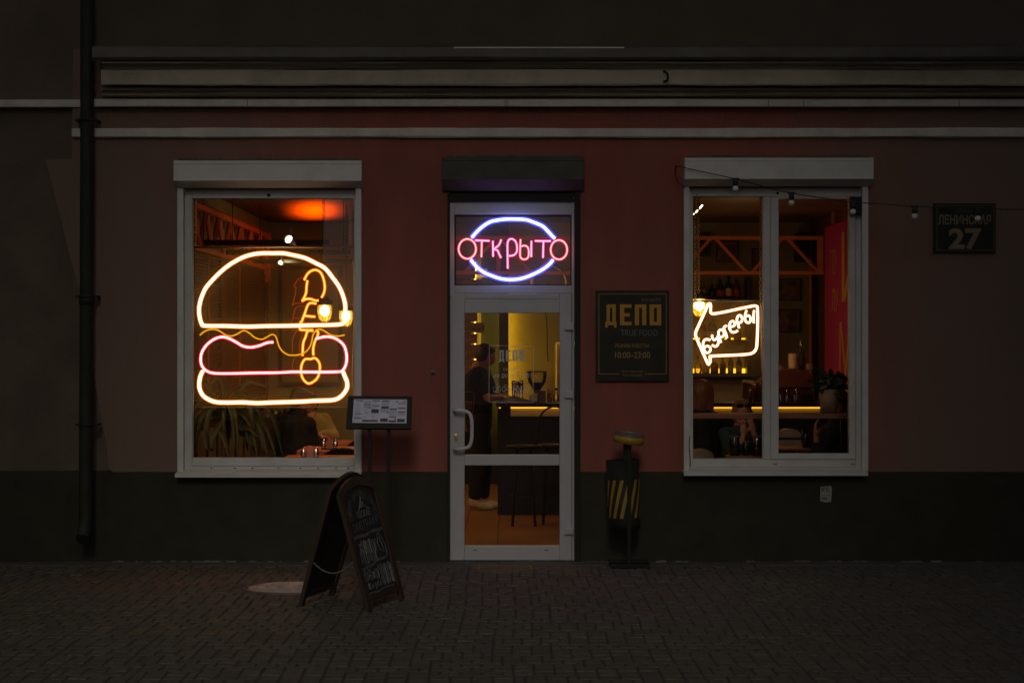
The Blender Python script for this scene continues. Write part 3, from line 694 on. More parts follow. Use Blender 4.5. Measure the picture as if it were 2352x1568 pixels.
# ---------------------------------------------------------------- litter bin with ashtray
bn = thing('litter_bin', 'black street bin with ashtray top and yellow hazard stripes against the plinth', 'litter bin', (X(1443, -.3), -.3, 0))
yb = -.32; bx = X(1441, yb)
g = MB(); g.box(X(1438.5, yb), X(1447.5, yb), yb-.145, yb-.12, .03, Z(1003, yb), .003); g.box(X(1430, yb), X(1440, yb), yb-.118, yb-.09, .5, Z(1010, yb), .003); g.done('post', 'bin_black', bn)
g = MB(); g.box(X(1401, yb), X(1490, yb), yb-.16, yb+.16, .004, .034, .004); g.box(X(1398, yb), X(1486, yb), yb-.03, yb+.03, .034, .05, .003); g.done('base', 'bin_black', bn)
M = Matrix.Translation((X(1443, yb), yb-.1, Z(1004, yb))) @ Matrix.Rotation(math.radians(7), 4, 'Y') @ Matrix.Rotation(math.radians(6), 4, 'X')
g = MB(); g.lathe([(.112, -.035), (.118, -.035), (.118, .028), (.112, .028), (.112, -.03), (0, -.03)], (0, 0, 0), 28, M); g.done('ashtray', 'hazard_yellow', bn)
g = MB(); g.lathe([(.111, .02), (.0, .022)], (0, 0, 0), 28, M); g.lathe([(.119, .024), (.121, .024), (.121, .034), (.11, .034), (.11, .024)], (0, 0, 0), 28, M); g.done('ash_plate', 'ash_top', bn)
c = (X(1438, yb), yb, 0); rb = X(1476, yb)-X(1438, yb)
M2 = Matrix.Translation((c[0], c[1], 0)) @ Matrix.Rotation(math.radians(-2.0), 4, 'Y')
zt, zb = Z(1055, yb), Z(1215, yb)
g = MB(); g.lathe([(.0, zb), (rb*.92, zb), (rb*.95, zb+.05), (rb, zt), (rb-.008, zt), (rb*.85, zb+.02), (0, zb+.02)], (0, 0, 0), 32, M2); bk = g.done('basket', 'bin_black', bn)
# hazard stripes: slanted strips wrapped on the drum
g = MB(); z1_, z0_ = Z(1100, yb), Z(1187, yb)
for k in range(-4, 10):
    bm_ = bmesh.new(); n = 10; prev = None
    for i in range(n+1):
        u = i/n; zz = z0_+(z1_-z0_)*u; a0 = math.radians(196 + k*27 + u*34); a1 = a0+math.radians(12.5)
        if a0 < math.radians(176) or a1 > math.radians(364): prev = None; continue
        rr_ = rb*(.95+.05*(zz-zb)/(zt-zb))+.0022
        q = (bm_.verts.new((rr_*math.cos(a0), rr_*math.sin(a0), zz)), bm_.verts.new((rr_*math.cos((a0+a1)/2), rr_*math.sin((a0+a1)/2), zz)), bm_.verts.new((rr_*math.cos(a1), rr_*math.sin(a1), zz)))
        if prev: bm_.faces.new((prev[0], prev[1], q[1], q[0])); bm_.faces.new((prev[1], prev[2], q[2], q[1]))
        prev = q
    g.add(bm_, M2)
g.done('stripe', 'hazard_dim', bk)
# ---------------------------------------------------------------- menu stand
ms = thing('menu_stand', 'black two-post stand holding a tilted white menu display', 'menu stand', (X(870, -.6), -.6, 0))
ym = -.62
TL, TR, BR, BL = P(800.5, 910, ym+.05), P(946, 911, ym+.02), P(944, 985.5, ym-.06), P(795, 984, ym-.03)
ux = (TR-TL+BR-BL).normalized(); uz = (TL-BL+TR-BR).normalized(); un = uz.cross(ux).normalized()
if un.y > 0: un = -un
uz = (uz - ux*uz.dot(ux)).normalized()
def onb(u, v, d=0.0):
    return (TL*(1-u)*(1-v)+TR*u*(1-v)+BR*u*v+BL*(1-u)*v) + un*d
def slab(mb, u0, u1, v0, v1, d0, d1):
    b = bmesh.new(); q = [b.verts.new(onb(u, v, d)) for d in (d0, d1) for (u, v) in ((u0, v0), (u1, v0), (u1, v1), (u0, v1))]
    for f in ((0, 1, 2, 3), (7, 6, 5, 4), (0, 4, 5, 1), (1, 5, 6, 2), (2, 6, 7, 3), (3, 7, 4, 0)): b.faces.new([q[i] for i in f])
    bmesh.ops.recalc_face_normals(b, faces=b.faces[:]); mb.add(b)
g = MB(); slab(g, 0, 1, 0, .085, -.02, .016); slab(g, 0, 1, .835, 1, -.02, .016); slab(g, 0, .09, .085, .835, -.02, .0155); slab(g, .93, 1, .085, .835, -.02, .0155); slab(g, .09, .93, .085, .835, -.02, .002)
fr = g.done('frame', 'black_metal', ms)
g = MB(); slab(g, .09, .93, .085, .835, .0025, .006); mp = g.done('menu_sheet', 'paper', ms)
def zz2(x0, y0, x1, y1):  # rectangles read on the enlarged photograph of the menu
    return ((x0-215)/1890, (x1-215)/1890, (y0-182)/955, (y1-182)/955)
dk = [(455, 300, 670, 326), (945, 302, 1160, 326), (1225, 303, 1445, 328), (695, 420, 905, 436), (935, 445, 1150, 470), (1215, 485, 1440, 545), (925, 565, 1145, 678), (1465, 540, 1675, 570), (1705, 515, 1925, 545), (1705, 628, 1920, 652), (435, 688, 650, 710), (430, 812, 645, 836), (1455, 782, 1665, 803), (1200, 835, 1420, 930), (665, 880, 1130, 930), (1450, 888, 1665, 940), (1695, 845, 1915, 940), (1640, 325, 1700, 352), (845, 510, 900, 542), (1610, 830, 1665, 860), (1380, 645, 1440, 672), (1875, 315, 1930, 340)]
gr = [(690, 300, 905, 415), (690, 440, 905, 530), (1225, 335, 1445, 480), (1200, 550, 1440, 650), (1455, 575, 1675, 780), (1705, 350, 1925, 405), (1700, 655, 1920, 740), (720, 640, 850, 700)]
ln = [(945, 340, 1060, 350), (945, 375, 1060, 384), (945, 498, 1110, 512), (935, 540, 1050, 552), (690, 585, 830, 600), (680, 780, 800, 795), (920, 765, 1040, 778), (1710, 408, 1925, 420), (925, 710, 1080, 718), (920, 830, 1090, 840), (680, 840, 800, 850)] + [(450-i*.5, 375+i*45, 590, 390+i*45) for i in range(7)] + [(430, 725, 600, 735), (425, 768, 570, 780), (425, 850, 620, 858), (420, 900, 560, 910)]
g = MB()
for q in gr: u0, u1, v0, v1 = zz2(*q); slab(g, u0, u1, v0, v1, .0062, .0066)
g.done('menu_tint', 'print_mid', mp)
g = MB()
for q in ln: u0, u1, v0, v1 = zz2(*q); slab(g, u0, u1, v0, v1, .0067, .0072)
g.done('menu_text', 'print_grey', mp)
g = MB()
for q in dk: u0, u1, v0, v1 = zz2(*q); slab(g, u0, u1, v0, v1, .0073, .0078)
g.done('menu_heading', 'print_dark', mp)
for vx in (849, 892.5):
    g = MB(); g.box(X(vx-4.2, ym), X(vx+4.2, ym), ym-.012, ym+.014, .02, Z(975, ym), .002); g.done('post', 'black_metal', ms)
g = MB(); g.box(X(835, ym), X(905, ym), ym-.2, ym+.2, .004, .022, .003); g.done('base', 'black_metal', ms)
# ---------------------------------------------------------------- A-board
ab = thing('chalkboard_sign', 'arched wooden A-frame chalkboard with chalk writing standing on the paving', 'chalkboard sign', (-1.1, -2.5, 0))
def aboard(N0, F0, NT, FT, arch, parent, feet=.12):
    """one leaf: N0/F0 ground points near/far, NT/FT top corners; returns mapping (u across, v up)"""
    N0, F0, NT, FT = map(Vector, (N0, F0, NT, FT)); nn = (F0-N0).cross(NT-N0).normalized()
    if nn.x < 0: nn = -nn
    def m(u, v, d=0): return (N0*(1-u)*(1-v)+F0*u*(1-v)+FT*u*v+NT*(1-u)*v)+nn*d
    return m, nn
def strip(mb, m, outer, inner, d0, d1):
    """closed ring between two outlines (lists of (u,v)) of the same length, thickness d0..d1"""
    b = bmesh.new(); n = len(outer)
    A = [b.verts.new(m(u, v, d1)) for u, v in outer]; B = [b.verts.new(m(u, v, d1)) for u, v in inner]
    C = [b.verts.new(m(u, v, d0)) for u, v in outer]; E = [b.verts.new(m(u, v, d0)) for u, v in inner]
    for i in range(n-1):
        j = i+1
        b.faces.new((A[i], A[j], B[j], B[i])); b.faces.new((C[j], C[i], E[i], E[j])); b.faces.new((A[j], A[i], C[i], C[j])); b.faces.new((B[i], B[j], E[j], E[i]))
    b.faces.new((A[0], B[0], E[0], C[0])); b.faces.new((A[-1], C[-1], E[-1], B[-1]))
    bmesh.ops.recalc_face_normals(b, faces=b.faces[:]); mb.add(b)
def face(mb, m, out, d):
    b = bmesh.new(); f = b.faces.new([b.verts.new(m(u, v, d)) for u, v in out]); bmesh.ops.triangulate(b, faces=[f]); mb.add(b)
def arch_outline(w, foot, top, rise):
    o = [(w, foot), (w, .5), (w, top)]
    for i in range(1, 12):
        u = w+(1-2*w)*i/12; o.append((u, top+rise*math.sin(math.pi*i/12)**.8))
    return o+[(1-w, top), (1-w, .5), (1-w, foot)]
def leaf(N0, F0, NT, FT, back, slate_front):
    m, nn = aboard(N0, F0, NT, FT, 0, ab)
    s = 1 if not back else -1
    g = MB(); strip(g, m, arch_outline(0, 0, .95, .12), arch_outline(.085, .0, .93, .065), -.012, .014); g_ = g
    strip(g_, m, [(.085, .12), (.915, .12)], [(.085, .07), (.915, .07)], -.010, .012)
    fr = g_.done('frame', 'wood_frame', ab)
    g = MB(); face(g, m, arch_outline(.075, .09, .93, .07), .004 if not back else .004); face(g, m, arch_outline(.075, .09, .93, .07)[::-1], -.006); sb = g.done('board', 'slate', ab)
    return m, sb
mR, sR = leaf((-.919, -2.94, 0), (-.728, -2.30, 0), (-1.122, -2.94, .775), (-.925, -2.30, .785), False, True)
mL, sL = leaf((-1.38, -2.71, 0), (-1.218, -2.09, 0), (-1.165, -2.82, .80), (-.985, -2.20, .81), True, False)
def chalk_line(mb, m, pts, w, d=.0065):
    pts = [m(u, v, d) for u, v in pts]; mb.tube(pts, w, 4)
R = random.Random(11)
g = MB(); h = MB()
def ctext(mb, m, s, u0, u1, v0, v1, tilt=0.0, W=.66, Hh=.8, d=.0062):
    t = text_bm(s, 1, 1, .003)
    for v in t.verts:
        u = u0+(u1-u0)*v.co.x; vv = v0+(v1-v0)*v.co.z + tilt*(u-u0); v.co = m(u, vv, d+(0.0008 if v.co.y < -.001 else 0))
    mb.add(t)
ctext(g, mR, 'ПІСКАЕ', .33, .68, .735, .79, .02)
ctext(h, mR, 'ЗАВТРАКИ', .14, .86, .63, .70, .05)
# lettering along the arch
word = 'САМОЕ ЛУЧШЕЕ МЕСТО'
for i, ch_ in enumerate(word):
    if ch_ == ' ': continue
    a = math.pi*(-.06+1.12*i/(len(word)-1)); cu, cv = .5-.34*math.cos(a), .775+.150*math.sin(a); th = (math.pi/2-a)*.75
    t = text_bm(ch_, 1, 1, .003)
    for v in t.verts:
        lx, lz = (v.co.x-.5)*.055, (v.co.z-.5)*.075
        v.co = mR(cu+(lx*math.cos(th)+lz*math.sin(th))*1.15, cv+(-lx*math.sin(th)+lz*math.cos(th))*.85, .0062+(0.0008 if v.co.y < -.001 else 0))
    h.add(t)
# little peaked emblem
chalk_line(g, mR, [(.40, .80), (.47, .84), (.52, .90)], .004); chalk_line(g, mR, [(.52, .86), (.56, .82), (.66, .80)], .006); chalk_line(h, mR, [(.46, .815), (.52, .835), (.6, .81)], .010)
def swash(mb, v, u0, u1, tilt, w):
    n = 9; strip(mb, mR, [(u0+(u1-u0)*i/n, v+w/2+tilt*i/n+.006*math.sin(i*1.3)) for i in range(n+1)], [(u0+(u1-u0)*i/n, v-w/2+tilt*i/n+.006*math.sin(i*1.3+.5)) for i in range(n+1)], .005, .0062)
swash(h, .585, .11, .90, .03, .026); swash(h, .325, .13, .78, .06, .024); swash(h, .125, .12, .85, .02, .016)
for (v0, v1, u0, u1, n) in ((.44, .56, .16, .62, 13), (.36, .50, .15, .58, 12), (.22, .32, .12, .50, 10), (.16, .34, .5, .9, 12), (.15, .22, .15, .5, 8)):
    for i in range(n):
        u = u0+(u1-u0)*(i+.5)/n; a = v0+R.uniform(0, .02); b = v1-R.uniform(0, .03); k = R.uniform(-.015, .015)
        chalk_line(R.choice([g, h, h]), mR, [(u, a), (u+k, (a+b)/2), (u-k*.5, b)], R.uniform(.0022, .0045))
        if R.random() < .5: chalk_line(h, mR, [(u, b), (u+.02, b+.004), (u+.035, b-.02)], .0025)
for q in ([(.70, .56), (.74, .585), (.80, .54), (.86, .48), (.85, .40), (.80, .37)], [(.70, .55), (.66, .50), (.70, .44), (.80, .42)], [(.74, .55), (.77, .49), (.79, .42)]): chalk_line(h, mR, q, .0055)
g.done('chalk_writing', 'chalk', sR); h.done('chalk_scroll', 'chalk_dim', sR)
g = MB(); a = mL(0.0, .22, .01); b = mL(.75, .2, .012); c = mR(0.0, .24, -.01)
def sag(p, q, s, n=14): return [p.lerp(q, i/n)-Vector((0, 0, s*4*(i/n)*(1-i/n))) for i in range(n+1)]
g.tube(sag(P(712, 1281, -2.72), P(814, 1286, -2.93), .09), .0055, 6); g.done('rope', 'rope', ab); g = MB(); g.tube(sag(mL(1.0, .22), mR(1.0, .24), .06), .0055, 6); g.done('rope', 'rope', ab)
# ================================================================ INTERIOR SHELL
XL, XR, YB, ZC = -2.95, 3.62, 8.8, 3.16
mb = MB(); mb.box(XL-.2, XL, .42, YB+.2, -.02, ZC+.1); setting('wall_left', mb, 'olive_wall')
mb = MB(); mb.box(XR, XR+.2, .42, YB+.2, -.02, ZC+.1); setting('wall_right', mb, 'dark_wood')
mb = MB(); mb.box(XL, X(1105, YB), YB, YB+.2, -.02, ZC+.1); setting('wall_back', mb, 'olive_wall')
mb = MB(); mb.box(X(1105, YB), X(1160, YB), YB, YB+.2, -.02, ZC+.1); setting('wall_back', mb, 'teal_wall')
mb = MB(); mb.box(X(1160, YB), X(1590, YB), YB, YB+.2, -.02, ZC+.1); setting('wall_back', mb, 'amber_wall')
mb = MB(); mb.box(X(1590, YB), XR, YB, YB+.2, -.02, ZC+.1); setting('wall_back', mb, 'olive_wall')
mb = MB(); mb.box(XL-.2, XR+.2, .42, YB+.2, ZC, ZC+.15); setting('ceiling', mb, 'ceiling_paint')
mb = MB(); mb.box(XL, XR, -.0, YB, -.12, -.012); setting('subfloor', mb, 'sand')
mb = MB(); xx = -3.02
cols_ = [-2.95, -2.3, -1.65, -1.04, -.43, -.125, .48, 1.09, 1.70, 2.31, 2.92, XR]
for i in range(len(cols_)-1):
    yy = .12 + (i % 2)*.35 - .6
    while yy < YB:
        y1 = min(yy+1.2, YB-.002)
        if y1 > .12: mb.box(cols_[i]+.003, cols_[i+1]-.003, max(yy, .12)+.003, y1-.003, -.011, random.uniform(-.0012, .0005), .001)
        yy += 1.2
setting('floor', mb, 'floor_tile')
# ---------------------------------------------------------------- trusses
def truss_x(vx0, vx1, vt, vb, y, nodes_bottom, per, th, name_label):
    t = thing('roof_truss', name_label, 'truss', P((vx0+vx1)/2, vb, y))
    g = MB(); g.vbox(vx0, vx1, vt-4, vt+4.5, y, y+.05, .002); g.done('top_chord', 'truss_paint', t)
    g = MB(); g.vbox(vx0, vx1, vb-4, vb+4, y, y+.05, .002); g.done('bottom_chord', 'truss_paint', t)
    zt, zb = Z(vt, y), Z(vb, y)
    v = nodes_bottom
    while v-per/2 > vx0: v -= per
    k = 0; w_ = .032
    while v < vx1+per:
        for s in (-1, 1):
            a = (v, zb); b = (v+s*per/2, zt)
            if b[0] < vx0+2 or b[0] > vx1+8 or a[0] > vx1 - 2 or a[0] < vx0+2: continue
            g = MB(); p, q = Vector((X(a[0]+s*5, y), y+.025, zb)), Vector((X(min(b[0], vx1-8)-s*4, y), y+.025, zt))
            d = (q-p).normalized(); n_ = Vector((-d.z, 0, d.x))*w_/2
            g.poly([((p+n_).x, (p+n_).z), ((p-n_).x, (p-n_).z), ((q-n_).x, (q-n_).z), ((q+n_).x, (q+n_).z)], y+.006, y+.044); g.done('web', 'truss_paint', t)
        v += per
    for vx in (vx0+6, vx1-9):
        g = MB(); g.box(X(vx-5, y), X(vx+8, y), y+.003, y+.047, Z(vb-4, y), Z(vt+4.5, y)); g.done('end_post', 'truss_paint', t)
    return t
tr = truss_x(1010, 1892, 546, 626.5, 7.5, 1721, 165, 8, 'orange steel truss spanning above the bar across the door and right window')
g = MB(); g.vbox(1140, 1150, 552, 624, 7.62, 7.68); g.done('post', 'truss_paint', tr)
t = thing('roof_truss', 'orange steel truss running back along the left wall above the slatted panels', 'truss', (XL+.08, 5.2, 2.57))
g = MB(); g.box(XL+.03, XL+.09, 1.2, 8.2, 2.935, 2.985, .002); g.done('top_chord', 'truss_paint', t)
g = MB(); g.box(XL+.03, XL+.09, 1.2, 8.2, 2.55, 2.60, .002); g.done('bottom_chord', 'truss_paint', t)
yy = 1.3
while yy < 8.0:
    for (a, b) in ((yy, yy+.41), (yy+.82, yy+.41)):
        g = MB(); p, q = Vector((XL+.06, a, 2.60)), Vector((XL+.06, b, 2.935)); g.tube([p, q], .027, 4); g.done('web', 'truss_paint', t)
    yy += .82
g = MB(); g.box(XL+.031, XL+.10, 8.13, 8.21, 2.42, 3.0); g.done('end_post', 'truss_paint', t)
# slatted dark panels on left wall with copper strips
t = thing('slatted_panel', 'dark brown slatted wall panel with thin copper strips on the left inner wall', 'wall panel', (XL, 5, 1))
g = MB(); g.box(XL+.001, XL+.02, 1.2, 8.2, .95, 2.53); g.done('backing', 'blind', t)
g = MB(); zz = .98
while zz < 2.5: g.box(XL+.021, XL+.045, 1.2, 8.19, zz, zz+.018); zz += .032
g.done('slats', 'blind', t)
for yy in (3.54, 5.8): 
    g = MB(); g.box(XL+.046, XL+.06, yy-.012, yy+.012, .95, 2.54); g.done('strip', 'copper_strip', t)
g = MB(); g.box(XL+.02, XL+.06, 8.2, 8.23, .0, 2.55); g.box(XL+.02, XL+.055, 4.4, 4.75, .95, 2.53); g.done('trim', 'dark_wood', t)
# framed blank wall panel (left of back wall)
t = thing('wall_frame', 'large empty dark frame on the olive back wall behind the burger sign', 'frame', P(712, 886, YB-.03))
g = MB(); frame_bars(g, X(639, 8.75), X(785, 8.75), Z(886, 8.75), Z(610, 8.75), 8.75, 8.795, .045); g.done('frame', 'shelf_dark', t)
g = MB(); g.box(X(639, 8.75)+.046, X(785, 8.75)-.046, 8.775, 8.79, Z(886, 8.75)+.046, Z(610, 8.75)-.046); g.done('panel', 'olive_wall', t)
# ceiling tracks with spots
tracks = [(452, 757, 551, 563, 3.0), (519, 804, 574, 585, 4.3), (583, 812, 595, 604, 5.6)]
for i, (a, b, c_, d_, yy) in enumerate(tracks):
    t = thing('light_track', ['nearest and highest black ceiling light track carrying a lit spot', 'middle black ceiling light track without a spot', 'farthest and lowest black ceiling light track with a small spot'][i], 'light track', P((a+b)/2, c_, yy), 'black light tracks under the ceiling')
    g = MB(); g.vbox(a, b, c_, d_, yy, yy+.05, .004); g.done('rail', 'bar_black', t)
    g = MB()
    for vx in (a+15, b-15): g.tube([P(vx, c_, yy+.02), (X(vx, yy+.02), yy+.02, ZC)], .004, 5)
    g.done('hanger', 'black_metal', t)
    if i != 1:
        vx, vy, s = ((667, 553, 1.0), None, (645, 604, .55))[i]
        p = P(vx, vy, yy-.05); M = Matrix.Translation(p) @ Matrix.Rotation(math.radians(70), 4, 'X') @ Matrix.Rotation(math.radians(-18), 4, 'Y')
        s *= 1.0
        g = MB(); g.lathe([(0, -.09*s), (.025*s, -.09*s), (.043*s, .05*s), (.040*s, .05*s), (.022*s, -.07*s), (0, -.08*s)], (0, 0, 0), 18, M); g.tube([p+Vector((0, .02, .02)), p+Vector((0, .05, .12))], .012*s, 6); sp = g.done('spot_housing', 'white_plastic', t)
        g = MB(); g.lathe([(0, .035*s), (.036*s, .035*s), (.036*s, .02*s), (0, .02*s)], (0, 0, 0), 18, M); g.done('spot_lens', 'spot_white', sp)
# leather booth along the left wall
t = thing('booth_seat', 'long dark leather booth bench along the left wall behind the big plant', 'booth', (-2.7, 4.5, 0))
yy = 1.2; i = 0
while yy < 7.5:
    g = MB(); g.box(XL+.04, XL+.30, yy+.006, yy+.60, .42, .97, .07); g.done('back_cushion', 'leather', t)
    g = MB(); g.box(XL+.10, XL+.62, yy+.006, yy+.60, .30, .47, .05); g.done('seat_cushion', 'leather', t); yy += .606
g = MB(); g.box(XL+.02, XL+.60, 1.2, 7.55, .0, .30, .004); g.done('base', 'bar_black', t)
g = MB(); g.box(XL+.31, XL+.62, 7.6, 7.68, .0, .96, .03); g.done('end_panel', 'leather', t)
# dining tables in a row
def shaker(mb, c, s=1.0):
    mb.lathe([(0, 0), (.022*s, 0), (.024*s, .01*s), (.022*s, .055*s), (.014*s, .07*s), (.008*s, .078*s), (0, .08*s)], c, 14)
tb_l = ['orange wooden table nearest the window, cut off by the left window frame', 'orange wooden table in the middle of the left row with a napkin holder', 'orange wooden table farthest back where the diner in yellow leans']
for i, (y0, y1) in enumerate(((.62, 1.49), (2.13, 2.95), (3.40, 4.15))):
    x0 = (-1.91, -1.908, -1.80)[i]; x1 = -.95
    t = thing('dining_table', tb_l[i], 'table', ((x0+x1)/2, (y0+y1)/2, 0), 'wooden tables in the left window')
    g = MB(); g.box(x0, x1, y0, y1, .715, .752, .004); g.done('table_top', 'table_wood', t)
    for lx in (x0+.07, x1-.07):
        for ly in (y0+.07, y1-.07): g = MB(); g.box(lx-.02, lx+.02, ly-.02, ly+.02, .0, .715); g.done('leg', 'bar_black', t)
for (vx, y_, zz, nm) in ((712, .95, .752, 'nearest'), (757, 2.35, .752, 'second')):
    cx_ = X(vx, y_)
    t = thing('condiment_set', 'small black tray with two chrome shakers and a paper napkin on the %s orange table' % nm, 'condiments', (cx_, y_, zz))
    g = MB(); g.box(cx_-.075, cx_+.075, y_-.035, y_+.035, zz, zz+.012, .004); g.done('tray', 'bar_black', t)
    for s in (-1, 1):
        g = MB(); shaker(g, (cx_+s*.052, y_-.005, zz+.012), 1.05); g.done('shaker', 'chrome', t)
    g = MB()
    for k in range(4): g.box(cx_-.024+k*.002, cx_+.022-k*.001, y_+.0+k*.006, y_+.003+k*.006, zz+.012, zz+.105+random.uniform(-.01, .008))
    done_split(g, 'napkin', 'napkin', t)
# chairs with curved black backs between tables
def curved_chair(label, x, y_, rot=0, seat='bar_black', back='bar_black', h=.80, w=.21, group='black chairs between the tables'):
    t = thing('dining_chair', label, 'chair', (0, 0, 0), group)
    g = MB(); g.lathe([(0, .44), (w*.95, .44), (w, .45), (w, .475), (w*.9, .485), (0, .485)], (0, 0, 0), 24); g.done('seat', seat, t)
    for sx in (-1, 1):
        for sy in (-1, 1): g = MB(); g.tube([(sx*w*.6, sy*w*.6, .45), (sx*w*.85, sy*w*.85, .0)], .012, 8); g.done('leg', 'bar_black', t)
    g = MB(); pts = [Vector((w*1.02*math.cos(a), w*1.02*math.sin(a), h-.10*abs(math.cos(a))**2)) for a in [math.pi*k/14 for k in range(15)]]
    g.tube([(w, 0, .46)]+pts+[(-w, 0, .46)], .013, 8); fr = g.done('back_frame', 'bar_black', t)
    g = MB(); b = bmesh.new(); A = [b.verts.new(p+Vector((0, 0, -.01))) for p in pts]; Bv = [b.verts.new((p.x, p.y, .62)) for p in pts]
    for k in range(14): b.faces.new((A[k], A[k+1], Bv[k+1], Bv[k]))
    bmesh.ops.solidify(b, geom=b.faces[:], thickness=.012); g.add(b); g.done('backrest', back, t)
    t.location = (x, y_, 0); t.rotation_euler = (0, 0, rot); return t
curved_chair('black curved-back chair pushed between the two nearest orange tables', -1.45, 1.78, math.pi, h=.80)
curved_chair('black curved-back chair behind the middle orange table', -1.33, 3.22, math.pi, h=.83)
# ---------------------------------------------------------------- plants
def leaf_strip(mb, pts, w, curl=.25, up=Vector((0, -1, 0))):
    pts = smooth(pts, 5); n = len(pts)
    b = bmesh.new(); rows = []
    for i, p in enumerate(pts):
        u = i/(n-1); d = (pts[min(i+1, n-1)]-pts[max(i-1, 0)]).normalized()
        s = d.cross(up)
        if s.length < .05: s = d.cross(Vector((1, 0, 0)))
        s.normalize(); nn = s.cross(d).normalized(); ww = w*(math.sin(math.pi*min(1, u*.92+.06))**.7)
        rows.append([b.verts.new(p - s*ww/2 + nn*ww*curl), b.verts.new(p), b.verts.new(p + s*ww/2 + nn*ww*curl)])
    for i in range(n-1):
        for k in (0, 1): f = b.faces.new((rows[i][k], rows[i+1][k], rows[i+1][k+1], rows[i][k+1])); f.smooth = True
    mb.add(b)
t = thing('potted_plant', 'large dracaena with long drooping strap leaves inside the left window', 'plant', (X(530, .85), .85, 0))
def q13(x, y): return ((750+x*.1658)/1.7415, (1580+y*.1658)/1.7415)
g = MB(); yp = .8
def L13(pts, w, dy=(0, 0)):
    n = len(pts); leaf_strip(g, [P(*q13(*p), yp+dy[0]+(dy[1]-dy[0])*i/(n-1)) for i, p in enumerate(pts)], w)
L13([(900, 560), (1060, 545), (1300, 740), (1500, 800), (1700, 990)], .050, (.05, -.15))
L13([(1000, 420), (1300, 360), (1480, 430), (1620, 660), (1750, 900), (1830, 1300)], .052, (.1, -.1))
L13([(760, 760), (830, 880), (930, 1150), (1000, 1500)], .046, (0, -.2))
L13([(700, 330), (540, 380), (460, 830), (430, 950), (500, 1280), (640, 1320)], .05, (0, -.22))
L13([(880, 560), (720, 820), (620, 1000), (560, 1350)], .05, (0, -.1))
L13([(960, 800), (1180, 850), (1380, 1010), (1500, 1180)], .04, (.1, 0))
L13([(1500, 420), (1680, 330), (1790, 520), (1740, 720), (1700, 790)], .045, (.1, .1))
L13([(860, 520), (620, 440), (300, 560), (180, 1000)], .042, (.1, .2))
L13([(800, 300), (600, -60), (420, -300), (260, -260)], .045, (.1, .0))
L13([(860, 260), (900, -150), (760, -420), (560, -260)], .05, (.1, 0))
L13([(880, 300), (1250, -100), (1500, -330), (1900, -200)], .045, (.1, .1))
L13([(880, 340), (1180, 80), (1500, 40), (1850, 200), (2000, 420)], .045, (.1, -.1))
R = random.Random(4)
for k in range(34):
    a = R.uniform(0, 2*math.pi); c0 = P(*q13(870+R.uniform(-60, 60), R.choice([620, 300])), yp+.12); l = R.uniform(.28, .55); e = R.uniform(.15, .9)
    dx, dy = math.cos(a), math.sin(a)*.7
    leaf_strip(g, [c0, c0+Vector((dx*l*.35, dy*l*.35, l*e*.4)), c0+Vector((dx*l*.75, dy*l*.75, l*(e*.4-.2))), c0+Vector((dx*l*.95, dy*l*.95, -l*.55))], R.uniform(.03, .05))
g.done('foliage', 'leaf', t)
c0 = P(*q13(870, 640), yp+.12)
g = MB(); g.tube([(c0.x+.02, c0.y, .3), (c0.x, c0.y, .8), (c0.x, c0.y, c0.z+.22)], .018, 8); g.done('stem', 'dark_wood', t)
g = MB(); g.lathe([(0, .0), (.13, .0), (.17, .34), (.155, .34), (.14, .30), (0, .30)], (c0.x+.02, c0.y, 0), 24); g.done('pot', 'terracotta', t)
# ---------------------------------------------------------------- neon signs
def zf(ox, oy, sx, sy=None):
    sy = sy or sx
    return lambda p: ((ox+p[0]*sx)/1.7415, (oy+p[1]*sy)/1.7415)
z1 = zf(680, 620, .4336, .43367); z2 = zf(680, 1240, .44643); z3 = zf(1740, 600, .35714); z9 = zf(2760, 1200, .19133)
def neon(parent, name, vpts, y, r, core, rim, closed=False, n=5, rimk=1.45, rimdy=0.0):
    pts = smooth([P(v[0], v[1], y) for v in vpts], n, closed)
    g = MB(); g.tube(pts, r, 10, closed); o = g.done(name, core, parent)
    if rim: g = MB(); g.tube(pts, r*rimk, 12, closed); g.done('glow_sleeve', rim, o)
    return o
def chain(mb, p, q, link=.034, r=.0028, w=.010):
    p, q = Vector(p), Vector(q); L_ = (q-p).length; n = max(2, int(L_/(link*.78))); d = (q-p).normalized()
    s = Vector((1, 0, 0)); s = (s-d*s.dot(d)).normalized(); f = d.cross(s)
    for i in range(n):
        c = p+(q-p)*((i+.5)/n); a = s if i % 2 else f
        a = (a*math.cos(.4)+ (f if i % 2 else s)*math.sin(.4))
        pts = [c+d*(link/2-w*.6)*(1 if math.cos(t_) > 0 else -1)+d*w*.6*math.cos(t_)+a*w*math.sin(t_) for t_ in [2*math.pi*k/10+.3 for k in range(10)]]
        mb.tube(pts, r, 5, True)
